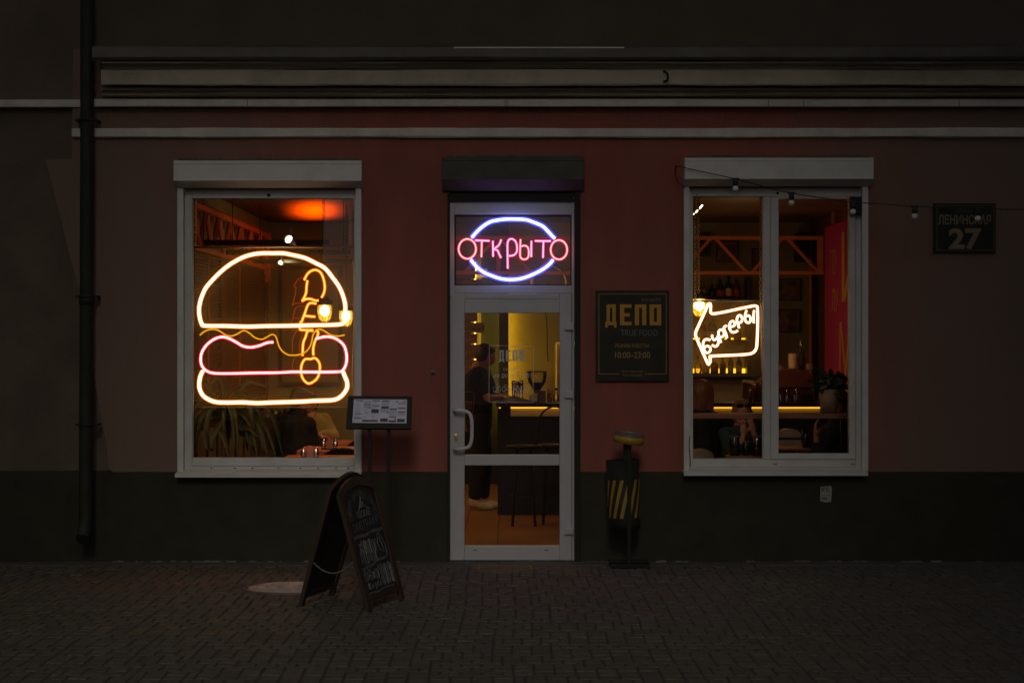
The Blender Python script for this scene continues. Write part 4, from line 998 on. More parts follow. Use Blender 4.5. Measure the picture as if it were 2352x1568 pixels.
# burger
yn = .40
bs = thing('neon_sign', 'glowing burger outline neon sign hanging on chains in the left window', 'neon sign', P(628, 750, yn))
bun = [z1(p) for p in ((275, 1500), (268, 1420), (285, 1330), (325, 1235), (385, 1160), (470, 1075), (560, 1005), (670, 945), (770, 915), (860, 906), (950, 906), (1040, 906), (1120, 920), (1240, 948), (1340, 995), (1430, 1045), (1500, 1130), (1560, 1215), (1600, 1310), (1618, 1400), (1612, 1500))] + [z2(p) for p in ((1590, 75), (1560, 113), (1500, 130), (1300, 135), (1100, 140), (850, 143), (700, 148), (500, 142), (310, 140), (283, 118))]
neon(bs, 'top_bun_tube', bun, yn, .0112, 'tube_warm', 'rim_warm', True, rimk=1.7)
neon(bs, 'lettuce_tube', [z2(p) for p in ((268, 225), (310, 190), (370, 172), (430, 180), (500, 222), (550, 232), (600, 215), (660, 183), (710, 205), (760, 245), (820, 262), (870, 240), (915, 218), (950, 240), (975, 320), (1010, 370), (1060, 400), (1120, 403), (1180, 392), (1230, 360), (1265, 300), (1285, 215), (1330, 172), (1380, 185), (1440, 222), (1510, 232), (1565, 222))], yn-.012, .0062, 'tube_yellow', None)
neon(bs, 'patty_tube', [z2(p) for p in ((925, 287), (870, 292), (800, 318), (720, 333), (650, 320), (590, 285), (530, 255), (470, 240), (400, 258), (330, 310), (285, 380), (275, 450), (290, 505), (330, 545), (400, 565), (550, 567), (750, 562), (950, 560), (1100, 553), (1250, 554), (1500, 552), (1550, 535), (1578, 480), (1582, 400), (1560, 320), (1510, 270), (1450, 243), (1390, 238), (1330, 250), (1305, 258))], yn, .0075, 'tube_patty', 'rim_red', rimk=2.0)
neon(bs, 'bottom_bun_tube', [z2(p) for p in ((295, 543), (270, 600), (262, 680), (280, 740), (320, 785), (400, 820), (500, 827), (650, 825), (780, 832), (950, 825), (1150, 820), (1280, 812), (1400, 808), (1480, 800), (1540, 765), (1585, 700), (1585, 640), (1565, 590), (1550, 550))], yn, .0116, 'tube_warm', 'rim_warm', rimk=1.7)
yo = yn+.03
for pts in ([z1(p) for p in ((1238, 1155), (1262, 1105), (1300, 1070), (1345, 1060), (1390, 1085), (1418, 1150), (1428, 1220), (1420, 1270), (1398, 1315))],
            [z1(p) for p in ((1268, 1155), (1260, 1210), (1255, 1270), (1235, 1320), (1220, 1345), (1255, 1328), (1300, 1328), (1340, 1342), (1370, 1340))],
            [z1(p) for p in ((1350, 1370), (1280, 1372), (1240, 1470), (1205, 1560))] + [z2(p) for p in ((1172, 100), (1163, 165), (1190, 178), (1280, 178))],
            [z1(p) for p in ((1245, 1482), (1300, 1488), (1340, 1490))],
            [z2(p) for p in ((1283, 186), (1235, 188), (1215, 240), (1193, 300), (1188, 410))],
            [z2(p) for p in ((1300, 185), (1325, 192), (1322, 230), (1295, 290), (1283, 350), (1285, 405))]):
    neon(bs, 'figure_tube', pts, yo, .0062, 'tube_orange', 'rim_orange', rimk=2.0)
neon(bs, 'figure_tube', [z2(p) for p in ((1262, 438), (1290, 428), (1320, 445), (1342, 490), (1338, 560), (1310, 620), (1245, 657), (1195, 620), (1175, 560), (1180, 490), (1210, 440))], yo, .0062, 'tube_orange', 'rim_orange', True, rimk=2.0)
for pts in ([z1(p) for p in ((1145, 1215), (1165, 1165), (1200, 1135), (1235, 1135))], [z1(p) for p in ((1163, 1210), (1155, 1290), (1130, 1385), (1155, 1365), (1200, 1368), (1240, 1355))],
            [z1(p) for p in ((1250, 1395), (1165, 1402), (1135, 1500))] + [z2(p) for p in ((1100, 80), (1085, 172), (1190, 180))], [z2(p) for p in ((1105, 70), (1175, 75))],
            [z2(p) for p in ((1180, 188), (1132, 190), (1100, 260), (1095, 310), (1098, 380))], [z2(p) for p in ((1185, 190), (1180, 240), (1160, 300), (1160, 375))],
            [z2(p) for p in ((1185, 430), (1150, 412), (1115, 430), (1095, 500), (1105, 550), (1135, 585), (1165, 580))]):
    neon(bs, 'reflection_tube', pts, yn+.05, .0020, 'ghost_orange', None, n=4)  # dim tubes added to imitate the figure's reflection in the glass
g = MB(); g.box(X(446, yn), X(812, yn), yn+.066, yn+.072, Z(935, yn), Z(568, yn)); g.done('board', 'neon_mesh', bs)
g = MB(); g.box(X(446, yn), X(812, yn), yn+.062, yn+.074, Z(936.5, yn), Z(935, yn)); g.tube([P(446, 568, yn+.068), P(810, 567, yn+.068)], .009, 8)
g.done('rod', 'steel_rod', bs)
g = MB(); g.vbox(441.5, 447, 457, 1050, yn+.02, yn+.03); g.done('side_post', 'dark_metal', bs)
for vx in (449, 805):
    g = MB(); chain(g, P(vx, 566, yn+.068), P(vx, 430, yn+.068)); g.done('chain', 'rust_chain', bs)
g = MB(); g.tube(smooth([P(811, 600, yn), P(813, 700, yn), P(811, 800, yn), P(809, 860, yn-.02), P(812, 900, yn), P(811, 960, yn)], 6), .003, 5); g.done('cable', 'rust_chain', bs)
# OTKRYTO
yk = .008
os_ = thing('neon_sign', 'oval blue neon sign with pink letters above the door', 'neon sign', P(1178, 573, yk))
g = MB(); g.box(X(1047, yk), X(1311, yk), yk+.030, yk+.034, Z(654, yk), Z(496, yk)); g.done('board', 'neon_board', os_)
g = MB(); frame_bars(g, X(1045.5, yk), X(1312, yk), Z(655, yk), Z(495, yk), yk+.026, yk+.0295, .006); g.done('board_edge', 'bar_black', os_)
neon(os_, 'upper_arc', [z3(p) for p in ((412, 982), (460, 925), (530, 860), (620, 805), (720, 783), (800, 775), (900, 775), (1010, 780), (1100, 808), (1200, 850), (1260, 905), (1310, 960), (1343, 993))], yk, .0108, 'tube_blue', 'rim_blue', rimk=2.0)
neon(os_, 'lower_arc', [z3(p) for p in ((400, 1228), (460, 1300), (540, 1365), (640, 1410), (760, 1445), (880, 1450), (980, 1435), (1080, 1400), (1200, 1340), (1280, 1280), (1323, 1228))], yk, .0108, 'tube_blue', 'rim_blue', rimk=2.0)
def ring(cx, cy, rx, ry, n=18): return [z3((cx+rx*math.cos(2*math.pi*k/n), cy+ry*math.sin(2*math.pi*k/n))) for k in range(n)]
yl_ = yk-.022
for pts, cl, c_, rm in ((ring(362, 1107, 97, 110), True, 'tube_red', 'rim_red'), (ring(1388, 1117, 92, 108), True, 'tube_red', 'rim_red'),
    ([z3(p) for p in ((448, 1012), (530, 1014), (613, 1018))], False, 'tube_pink', 'rim_pink'), ([z3(p) for p in ((525, 1025), (522, 1110), (520, 1200))], False, 'tube_red', 'rim_red'),
    ([z3(p) for p in ((648, 1018), (650, 1110), (651, 1195))], False, 'tube_red', 'rim_pink'), ([z3(p) for p in ((742, 1002), (715, 1065), (665, 1107), (700, 1125), (720, 1170), (740, 1208))], False, 'tube_red', 'rim_pink'),
    ([z3(p) for p in ((815, 1328), (812, 1150), (812, 1050), (825, 1010), (855, 995), (895, 1015), (918, 1070), (915, 1140), (880, 1178), (825, 1185))], False, 'tube_red', 'rim_pink'),
    ([z3(p) for p in ((958, 1000), (955, 1070), (953, 1180), (970, 1215), (1010, 1225), (1045, 1195), (1050, 1130), (1035, 1085), (1000, 1070), (965, 1080))], False, 'tube_red', 'rim_red'),
    ([z3(p) for p in ((1080, 1018), (1078, 1110), (1078, 1198))], False, 'tube_red', 'rim_pink'),
    ([z3(p) for p in ((1118, 1018), (1200, 1020), (1298, 1020))], False, 'tube_pink', 'rim_pink'), ([z3(p) for p in ((1215, 1026), (1212, 1110), (1210, 1208))], False, 'tube_red', 'rim_pink')):
    neon(os_, 'letter_tube', pts, yl_, .0042, c_, rm, cl, n=4, rimk=2.2)
# arrow
ya = .40
ar = thing('neon_sign', 'white arrow-shaped neon sign with slanted lettering in the right window', 'neon sign', P(1670, 766, ya))
neon(ar, 'arrow_tube', [z9(p) for p in ((400, 75), (432, 95), (430, 240), (455, 278), (520, 283), (760, 240), (1080, 170), (1330, 122), (1390, 132), (1412, 180), (1415, 500), (1400, 900), (1380, 1020), (1320, 1095), (1200, 1130), (900, 1150), (450, 1170), (422, 1205), (417, 1300), (390, 1332), (360, 1300), (140, 800), (118, 700), (140, 620), (340, 180), (370, 95))], ya, .0084, 'tube_warm', 'rim_warm', True, n=4, rimk=1.5)
for pts in (((425, 830), (330, 820), (285, 860), (272, 940), (295, 1040), (330, 1090), (380, 1100), (425, 1050), (420, 990), (370, 960), (320, 975), (290, 1010)),
            ((465, 725), (463, 780), (505, 832), (560, 800)), ((578, 745), (595, 850), (580, 930), (530, 970), (462, 938)),
            ((650, 885), (610, 780), (595, 680), (630, 622), (690, 632), (715, 700), (685, 760), (625, 770)), ((775, 790), (745, 690), (708, 600), (722, 556), (772, 532)),
            ((845, 560), (920, 535), (938, 475), (890, 440), (842, 470), (820, 560), (850, 640), (910, 675), (1000, 640)),
            ((1030, 585), (1000, 500), (980, 400), (1010, 330), (1060, 322), (1090, 380), (1078, 450), (1020, 478)),
            ((1180, 215), (1152, 320), (1150, 400), (1180, 460), (1240, 468), (1268, 415), (1255, 350), (1210, 322), (1165, 345)), ((1340, 215), (1330, 350), (1335, 480))):
    neon(ar, 'letter_tube', [z9(p) for p in pts], ya-.015, .0073, 'tube_warm', 'rim_warm', n=4, rimk=1.4)
g = MB(); g.box(X(1592, ya), X(1750, ya), ya+.05, ya+.056, Z(862, ya), Z(692, ya)); g.done('board', 'neon_mesh', ar)
g = MB(); g.tube([P(1590, 692, ya+.05), P(1752, 690, ya+.05)], .008, 8); g.box(X(1590, ya), X(1752, ya), ya+.046, ya+.06, Z(864, ya), Z(861.5, ya)); g.tube([P(1749, 692, ya+.05), P(1750, 862, ya+.05)], .003, 6); g.done('rod', 'dark_metal', ar)
for vx in (1596.5, 1747):
    g = MB(); chain(g, P(vx, 690, ya+.05), P(vx, 430, ya+.05)); g.done('chain', 'rust_chain', ar)
g = MB(); chain(g, P(1605, 680, .95), P(1604, 420, .95)); g.done('chain', 'rust_chain', ar)
g = MB(); g.tube(smooth([P(1744, 694, ya+.04), P(1748, 704, ya+.04), P(1748, 760, ya+.04), P(1749, 850, ya+.05)], 5), .003, 5); g.done('cable', 'rust_chain', ar)
# ---------------------------------------------------------------- cage lamps
def cage_lamp(label, vx, vy, yy, s=1.0, rot=0):
    c = P(vx, vy, yy); t = thing('cage_lamp', label, 'lamp', c)
    g = MB(); g.lathe([(0, .135*s), (.022*s, .13*s), (.045*s, .11*s), (.066*s, .10*s), (.07*s, .062*s), (.055*s, .06*s), (0, .06*s)], c, 20); g.done('cap', 'bar_black', t)
    g = MB(); g.tube([c+Vector((0, 0, .13*s)), (c.x, c.y, ZC)], .004, 6); g.done('cord', 'rubber', t)
    g = MB(); g.lathe([(.05*s, .058*s), (.056*s, .04*s), (.057*s, -.02*s), (.045*s, -.06*s), (.025*s, -.078*s), (0, -.082*s)], c, 20); g.done('glass', 'lamp_halo', t)
    g = MB()
    for k in range(6):
        a = k*math.pi/3+.2; g.tube([c+Vector((math.cos(a)*r_*s, math.sin(a)*r_*s, z_*s)) for r_, z_ in ((.062, .06), (.063, 0), (.055, -.05), (.03, -.085), (0, -.092))], .0022, 5)
    for z_, r_ in ((.02, .063), (-.03, .060)): g.tube([c+Vector((math.cos(a)*r_*s, math.sin(a)*r_*s, z_*s)) for a in [k*math.pi/8 for k in range(16)]], .0022, 5, True)
    g.done('cage', 'brass', t)
    g = MB(); g.ell(c+Vector((0, 0, .008)), (.041*s, .041*s, .046*s)); g.done('bulb', 'bulb_glow', t)
shell('lamp_halo', (1, .48, .02), .75, .85)
cage_lamp('lit caged pendant lamp with black cap, left of the pair by the burger', 746, 716, 1.5)
cage_lamp('lit caged pendant lamp partly behind the right end of the burger bun', 795, 728, 1.9, .95)
cage_lamp('lit caged pendant lamp at the tip of the white neon arrow', 1606, 703, 1.0)
g = MB(); g.tube([P(1594, 492, 3), P(1603, 483, 3.1), P(1613, 472, 3.2)], .007, 6); tl = g.done('light_tube', 'led_white'); tag(tl, 'short slanted white light tube near the top left of the right window', 'light tube')
# ---------------------------------------------------------------- bar
bc = thing('bar_counter', 'long black bar counter with an amber light strip under its top edge', 'bar counter', (1.5, 4.6, 0))
cx0, cx1 = X(1143, 4.3), 3.35
g = MB(); g.box(cx0, cx1, 4.34, 4.95, .0, 1.074, .004); g.done('front', 'bar_black', bc)
g = MB(); g.box(cx0-.02, cx1, 4.24, 5.0, 1.0755, 1.113, .004); g.done('counter_top', 'bar_black', bc)
g = MB(); g.box(X(1173, 4.28), X(1884, 4.28), 4.275, 4.29, 1.058, 1.070)
g.box(X(1146, 4.28), X(1150, 4.28), 4.275, 4.29, 1.060, 1.068); g.done('light_strip', 'led', bc)
g = MB(); g.box(X(1173, 4.32), X(1884, 4.32), 4.30, 4.338, .98, 1.073); g.done('strip_batten', 'board_sage', bc)
for k in range(14):
    pass
def bar_stool(label, x, y_, sh=.75, back=True):
    t = thing('bar_stool', label, 'stool', (0, 0, 0), 'black stools in front of the bar')
    g = MB(); g.lathe([(0, sh-.03), (.16, sh-.03), (.175, sh-.015), (.17, sh), (0, sh+.004)], (0, 0, 0), 22); g.done('seat', 'bar_black', t)
    for k in range(4):
        a = math.pi/4+k*math.pi/2; g = MB(); g.tube([(.09*math.cos(a), .09*math.sin(a), sh-.02), (.15*math.cos(a), .15*math.sin(a), 0)], .012, 8); g.done('leg', 'bar_black', t)
    g = MB(); g.tube([(.125*math.cos(a), .125*math.sin(a), .28) for a in [k*math.pi/8 for k in range(16)]], .007, 6, True); g.done('foot_ring', 'black_metal', t)
    if back:
        g = MB(); pts = [(.17*math.sin(a), -.15, sh+.36*math.cos(a)**.6 if math.cos(a) > 0 else sh) for a in [(-.5+k/12)*math.pi for k in range(13)]]; g.tube(smooth(pts, 3), .010, 8); g.done('backrest', 'bar_black', t)
    t.location = (x, y_, 0); return t
bar_stool('black bar stool nearest the middle of the door glass', .11, 3.15, back=False)
bar_stool('black bar stool with arched wire back at the right edge of the door glass', .40, 3.35)
# grinder
yg = 4.62
def gx(v): return X(v, yg)
gb = 1.1135
t = thing('coffee_grinder', 'coffee grinder with a clear bean hopper on the bar', 'coffee grinder', (gx(1236), yg, gb))
g = MB(); cxg = gx(1233.5); zt_, zb_ = Z(853, yg), Z(897, yg)
g.lathe([(.098, zt_-.004), (.096, zt_-.06), (.085, zt_-.11), (.05, zt_-.165), (.03, zb_-.005)], (cxg, yg, 0), 26); g.done('hopper', 'clear_glass', t)
g = MB(); g.lathe([(0, zt_-.108), (.083, zt_-.11), (.048, zt_-.165), (.028, zb_)], (cxg, yg, 0), 22); g.done('beans', 'coffee', t)
g = MB(); g.lathe([(0, zt_+.006), (.103, zt_+.004), (.103, zt_-.006), (0, zt_-.003)], (cxg, yg, 0), 26); g.done('lid', 'bar_black', t)
g = MB(); g.box(gx(1234), gx(1253), yg-.06, yg+.08, gb, Z(896, yg), .006); g.box(gx(1226), gx(1242), yg-.05, yg+.05, Z(903, yg), Z(895, yg), .005); g.done('body', 'dark_wood', t)
g = MB(); g.box(gx(1216), gx(1232.5), yg-.06, yg+.05, gb, Z(905, yg), .004); g.done('dosing_unit', 'ceramic', t)
# chrome beer tap / shaker group
t = thing('drinks_tap', 'shiny chrome drinks tap and shakers on the bar left of the grinder', 'tap', (gx(1187), yg, gb))
g = MB(); 
for (vx, vt, r_) in ((1180, 873, .022), (1197, 873, .024), (1188, 880, .018)):
    zz = Z(vt, yg); g.lathe([(r_*1.3, gb), (r_*1.1, gb+.02), (r_*.7, gb+.06), (r_, zz-.04), (r_, zz-.01), (r_*.6, zz), (0, zz)], (gx(vx), yg+(vx-1187)*.003, 0), 16)
g.tube(smooth([P(1178, 885, yg), P(1188, 878, yg-.05), P(1200, 885, yg)], 5), .012, 10); g.done('column', 'chrome', t)
g = MB(); g.lathe([(0, gb), (.045, gb), (.045, gb+.012), (0, gb+.012)], (gx(1187), yg-.08, 0), 18); g.done('drip_tray', 'chrome', t)
g = MB(); g.poly([(gx(1150), gb), (gx(1224), gb), (gx(1222), gb+.012), (gx(1196), gb+.045), (gx(1180), gb+.07), (gx(1158), gb+.03)], yg-.16, yg-.13); o = g.done('serving_board', 'terracotta'); tag(o, 'reddish wooden serving board leaning in front of the chrome tap', 'board')
# jars / straws right of grinder
t = thing('straw_cup', 'brown paper cup of straws on the bar by the right door edge', 'cup', (gx(1263), yg, gb))
g = MB(); g.lathe([(.022, gb), (.032, gb+.085), (.029, gb+.085), (.02, gb+.004), (0, gb+.004)], (gx(1263), yg, 0), 18); g.done('cup', 'copper_body', t)
g = MB()
for k in range(9): g.tube([(gx(1263)+random.uniform(-.012, .012), yg+random.uniform(-.01, .01), gb+.01), (gx(1263)+random.uniform(-.03, .03), yg+random.uniform(-.02, .02), gb+.13)], .003, 5)
g.done('straws', 'red_panel', t)
t = thing('glass_carafe', 'small clear carafe on the bar against the door edge', 'carafe', (gx(1277), yg, gb))
g = MB(); g.lathe([(0, gb), (.03, gb+.002), (.032, gb+.06), (.014, gb+.10), (.016, gb+.12)], (gx(1277), yg, 0), 18); g.done('glass', 'clear_glass', t)
g = MB(); g.lathe([(0, gb+.115), (.014, gb+.115), (.014, gb+.14), (0, gb+.14)], (gx(1277), yg, 0), 14); g.done('stopper', 'bar_black', t)
t = thing('drinks_cooler', 'tall rounded amber cabinet behind the bar at the right of the door', 'cabinet', (X(1300, 7.6), 7.9, 0))
g = MB(); g.box(X(1277, 7.6), X(1330, 7.6), 7.6, 8.2, .0, Z(783, 7.6), .05); g.done('body', 'brass', t)
g = MB(); g.box(X(1284, 7.6), X(1326, 7.6), 7.585, 7.5985, .1, Z(800, 7.6), .01); g.done('door', 'copper_body', t)
# planks with light strips behind, pillar
t = thing('plank_panel', 'stepped brown timber plank panel backlit in yellow behind the server', 'wall panel', P(1085, 900, 8.6))
rows = [(590, 640, 1092), (641, 690, 1110), (691, 739, 1096), (740, 764, 1113), (765, 789, 1096.3), (790, 824, 1107), (825, 846, 1108), (847, 868, 1104), (869, 900, 1110), (901, 935, 1106), (936, 990, 1104)]
for a, b, e in rows:
    g = MB(); g.box(X(900, 8.55), X(e, 8.55), 8.55, 8.60, Z(b, 8.55), Z(a, 8.55)-.003, .003); g.done('plank', 'plank_wood', t)
g = MB(); g.box(X(1089, 8.66), X(1093, 8.66), 8.66, 8.68, Z(980, 8.66), Z(600, 8.66)); g.done('light_strip', 'led_hidden', t)
g = MB(); g.box(X(900, 8.66), X(1082, 8.66), 8.69, 8.79, .0, Z(590, 8.66)); g.done('batten', 'bar_black', t)
t = thing('pillar', 'dark narrow timber pillar behind the bar beside the lit yellow wall', 'pillar', P(1158, 1100, 8.3))
g = MB(); g.box(X(1146, 8.35), X(1168, 8.35), 8.35, 8.60, 0, ZC-.001, .004); g.done('shaft', 'shelf_dark', t)
g = MB(); g.box(X(1160, 8.66), X(1165, 8.66), 8.66, 8.68, .9, 2.2); g.done('light_strip', 'led_hidden', t)
g = MB(); g.tube(smooth([P(1250, 700, 8.75), P(1256, 740, 8.75), P(1257, 790, 8.75), P(1259, 830, 8.75)], 6), .006, 5); o = g.done('wall_cable', 'shelf_dark'); tag(o, 'dark cable hanging down the lit yellow wall behind the bar', 'cable')
# round brewery style sign seen in the transom
t = thing('round_sign', 'round gold-rimmed wall sign seen through the right of the transom', 'sign', P(1260, 650, 8.6))
Mx = Matrix.Translation(P(1261, 650, 8.6)) @ Matrix.Rotation(math.pi/2, 4, 'X')
g = MB(); g.lathe([(.19, 0), (.225, 0), (.23, .02), (.21, .03), (.19, .02)], (0, 0, 0), 36, Mx); g.done('rim', 'brass', t)
g = MB(); g.lathe([(0, .0), (.19, .0), (.19, .008), (0, .008)], (0, 0, 0), 36, Mx); g.done('disc', 'board_sage', t)
g = MB(); g.lathe([(0, .009), (.09, .009), (.09, .013), (0, .013)], (0, 0, 0), 24, Matrix.Translation(P(1261, 668, 8.59)) @ Matrix.Rotation(math.pi/2, 4, 'X')); g.done('emblem', 'table_wood', t)
g = MB(); g.vbox(1062, 1120, 617, 637, 8.74, 8.78); o = g.done('vent_grille', 'board_sage'); tag(o, 'pale louvred grille on the back wall behind the oval sign', 'grille')
# ---------------------------------------------------------------- bottle shelves
sh = thing('bottle_shelf', 'dark wall shelf unit with three lit tiers of bottles behind the arrow sign', 'shelf', P(1640, 865, 8.6))
xs0, xs1 = X(1560, 8.5), X(1719, 8.5)
for a, b in ((684, 688.5), (780, 784.5), (857, 869)):
    g = MB(); g.box(xs0, xs1, 8.5, 8.795, Z(b, 8.5), Z(a, 8.5), .003); g.done('shelf_board', 'shelf_dark', sh)
g = MB(); g.box(X(1716, 8.5), xs1+.03, 8.49, 8.795, Z(868, 8.5)-.002, Z(640, 8.5), .003); g.done('side_panel', 'shelf_dark', sh)
for a, b in ((776, 779.5), (846, 856.5)):
    g = MB(); g.box(xs0, X(1715, 8.7), 8.70, 8.715, Z(b, 8.7), Z(a, 8.7)); g.done('light_strip', 'led_shelf', sh)
g = MB(); g.box(xs0, X(1715, 8.55), 8.54, 8.56, Z(690, 8.55), Z(689, 8.55)); g.done('light_strip', 'led_shelf', sh)
def bottle(label, vx, vbase, hv, wv, bmat, lmat, yb_=8.6, shape=0, cap_='bar_black'):
    base = P(vx, vbase, yb_); h = hv*(D+yb_)/F; r = wv*(D+yb_)/F/2
    t = thing('bottle', label, 'bottle', base, 'bottles on the lit shelves')
    prof = [[(0, 0), (r, 0), (r, h*.55), (r*.8, h*.66), (r*.32, h*.76), (r*.30, h*.95), (0, h*.95)], [(0, 0), (r, 0), (r, h*.42), (r*.9, h*.5), (r*.35, h*.62), (r*.3, h*.95), (0, h*.95)], [(0, 0), (r, 0), (r*1.02, h*.7), (r*.7, h*.82), (r*.4, h*.86), (r*.4, h*.95), (0, h*.95)]][shape]
    g = MB(); g.lathe(prof, base, 16); g.done('body', bmat, t)
    g = MB(); g.lathe([(r*1.03, h*.08), (r*1.03, h*(.42 if shape != 1 else .34))], base, 16); g.done('label', lmat, t)
    g = MB(); g.lathe([(0, h*.93), (r*.38, h*.93), (r*.36, h), (0, h)], base, 12); g.done('cap', cap_, t)
BT = [
 ('wide dark square bottle at the left end of the top shelf', 1606, 684, 20, 20, 'bottle_amber', 'shelf_dark', 2),
 ('tall slim bottle with a dark red cap on the top shelf', 1617, 684, 40, 9, 'clear_glass', 'label_cream', 0),
 ('short dark bottle with an orange neck band on the top shelf', 1636, 684, 32, 14, 'bottle_green', 'shelf_dark', 0),
 ('dark round bottle with a brown label over a red band on the top shelf', 1655, 684, 42, 20, 'bottle_green', 'label_red', 0),
 ('tall green bottle with a bright yellow label on the top shelf', 1674, 684, 50, 15, 'bottle_green', 'label_yellow', 0),
 ('amber bottle with a red-brown label at the right of the top shelf', 1692, 684, 42, 16, 'bottle_amber', 'label_red', 0),
 ('dark red bottle pair-mate with pale label, left on the middle shelf', 1616, 780, 46, 16, 'bottle_red', 'label_cream', 0),
 ('black squat bottle right of the red one on the middle shelf', 1636, 780, 46, 20, 'bottle_green', 'label_cream', 2),
 ('low amber jug half hidden by the lettering on the middle shelf', 1655, 780, 24, 18, 'bottle_amber', 'label_yellow', 2),
 ('slim dark bottle on the middle shelf right of the amber jug', 1674, 780, 40, 10, 'bottle_green', 'label_cream', 0),
 ('wide low amber bottle at the right end of the middle shelf', 1694, 780, 24, 18, 'bottle_amber', 'label_red', 2),
 ('clear decanter with a pointed stopper at the left of the lowest shelf', 1603, 857, 42, 17, 'clear_glass', 'clear_glass', 1),
 ('round cream bottle with a red emblem on the lowest shelf', 1621, 857, 34, 18, 'bottle_cream', 'label_yellow', 2),
 ('short black bottle with a dark label on the lowest shelf', 1641, 857, 28, 18, 'bottle_green', 'shelf_dark', 2),
 ('conical dark bottle with a long gold neck on the lowest shelf', 1660, 857, 44, 15, 'bottle_amber', 'shelf_dark', 1),
 ('green bottle with a white square label on the lowest shelf', 1678, 857, 44, 13, 'bottle_green', 'label_cream', 0),
 ('green bottle with a yellow-green label at the right of the lowest shelf', 1697, 857, 42, 14, 'bottle_green', 'label_yellow', 0),
]
for (l, a, b, c_, d_, e, f, s) in BT: bottle(l, a, b, c_, d_, e, f, 8.6, s, 'red_panel' if 'red cap' in l else 'bar_black')
# boxes hanging under the top shelf (lit from above)
t = thing('sage_board', 'pale sage splashback panel under the bottle shelf', 'panel', P(1650, 924, 8.7))
g = MB(); g.box(X(1560, 8.72), X(1706, 8.72), 8.72, 8.79, Z(925, 8.72), Z(870, 8.72)); g.done('panel', 'board_sage', t)
# pictures on back wall
for l, (a, b, c_, d_), mt in (('small dark framed photograph behind the left end of the truss', (1604, 1632, 535, 588), 'photo_dark'), ('sepia framed photograph between the truss braces', (1645, 1696, 552, 602), 'photo_sepia'),
      ('narrow brown framed photograph behind the right brace in the left light', (1727, 1765, 571, 622), 'photo_sepia'), ('brown abstract framed photograph under the truss in the right light', (1780, 1840, 640, 691), 'photo_sepia'),
      ('sepia picture of two rounded shapes below the abstract photograph', (1780, 1839, 710, 763), 'photo_sepia')):
    t = thing('framed_picture', l, 'picture', P((a+b)/2, d_, 8.74), 'framed pictures on the back wall')
    g = MB(); frame_bars(g, X(a, 8.75), X(b, 8.75), Z(d_, 8.75), Z(c_, 8.75), 8.755, 8.79, .012); g.done('frame', 'shelf_dark', t)
    g = MB(); g.box(X(a, 8.75)+.0125, X(b, 8.75)-.0125, 8.77, 8.788, Z(d_, 8.75)+.0125, Z(c_, 8.75)-.0125); g.done('print', mt, t)
g = MB(); g.box(X(1829, 8.4), X(1856, 8.4), 8.3, 8.6, Z(600, 8.4), Z(535, 8.4), .01); o = g.done('loudspeaker', 'bar_black'); tag(o, 'black wall loudspeaker behind the truss in the right light', 'loudspeaker')
t = thing('doorway_trim', 'dark timber post with orange edge left of the red panel', 'post', P(1880, 800, 8.2))
g = MB(); g.box(X(1864, 8.2), X(1893, 8.2), 8.2, 8.4, 0, 2.55); g.done('post', 'bar_black', t); g = MB(); g.box(X(1861, 8.2), X(1864, 8.2), 8.19, 8.3, 0, 2.7); g.done('edge', 'truss_paint', t)
# red panel on right wall with gold vertical lettering
rp = thing('red_wall_panel', 'tall ribbed red wall panel with gold block lettering at the right', 'wall panel', (XR-.02, 6.4, 0))
g = MB(); g.box(XR-.03, XR-.001, 2.5, 7.45, .9, 3.02); yy = 2.52
while yy < 7.44: g.box(XR-.042, XR-.0305, yy, yy+.045, .9, 3.02, .004); yy += .075
g.done('panel', 'red_panel', rp)
Mr = Matrix.Translation((XR-.044, 0, 0)) @ Matrix.Rotation(math.radians(-90), 4, 'Z')
def rtext(mb, s, y0, y1, z0, z1):   # lettering on the right wall, read from the room
    t_ = text_bm(s, abs(y1-y0), z1-z0, .003)
    for v in t_.verts: v.co = Vector((XR-.044 + v.co.y*1.0, y1 - v.co.x, z0+v.co.z))
    mb.add(t_)
g = MB(); rtext(g, 'ДЕПО', 5.9, 6.9, 2.1, 2.95) if False else None
rtext(g, 'М', 5.55, 6.35, 1.35, 1.93); rtext(g, 'И', 5.0, 6.2, 2.15, 2.9); rtext(g, 'М', 5.55, 6.2, .95, 1.08); g.box(XR-.048, XR-.0435, 5.6, 6.2, 1.16, 1.20)
rtext(g, 'ПО', 6.6, 6.95, 2.45, 2.75); rtext(g, 'ЛУ', 6.45, 6.9, 2.05, 2.3); g.done('lettering', 'panel_gold', rp)
g = MB()
for y0 in (5.9, 6.7):
    for k in range(3): g.tube([(XR-.05, y0+k*.08, 3.02), (XR-.05, y0+k*.08, ZC)], .005, 5)
done_split(g, 'ceiling_wire', 'truss_paint', rp)
# ---------------------------------------------------------------- window bar shelf, pot, table items (right window)
wb = thing('window_bar', 'brown wooden window bar shelf running across the right window', 'bar shelf', (2.3, 1.1, 0))
g = MB(); g.box(X(1560, .9), 3.3, .90, 1.2, Z(961, .9), Z(949.5, .9)-.003, .003); g.done('board', 'plank_wood', wb)
for vx in (1575, 1936): 
    g = MB(); g.box(X(vx, 1.05)-.02, X(vx, 1.05)+.02, 1.03, 1.07, 0, Z(962, .9)); g.done('leg', 'bar_black', wb)
ztop = Z(949.5, .9)-.003
t = thing('potted_plant', 'spiky dark succulent in a grey pot on the window bar', 'plant', (X(1903, 1.05), 1.05, ztop))
px_ = X(1903, 1.05)
g = MB(); g.lathe([(0, 0), (.066, 0), (.084, .20), (.078, .20), (.072, .17), (0, .17)], (px_, 1.05, ztop), 24); g.done('pot', 'terracotta', t)
g = MB(); R = random.Random(9); c0 = Vector((px_, 1.05, ztop+.2))
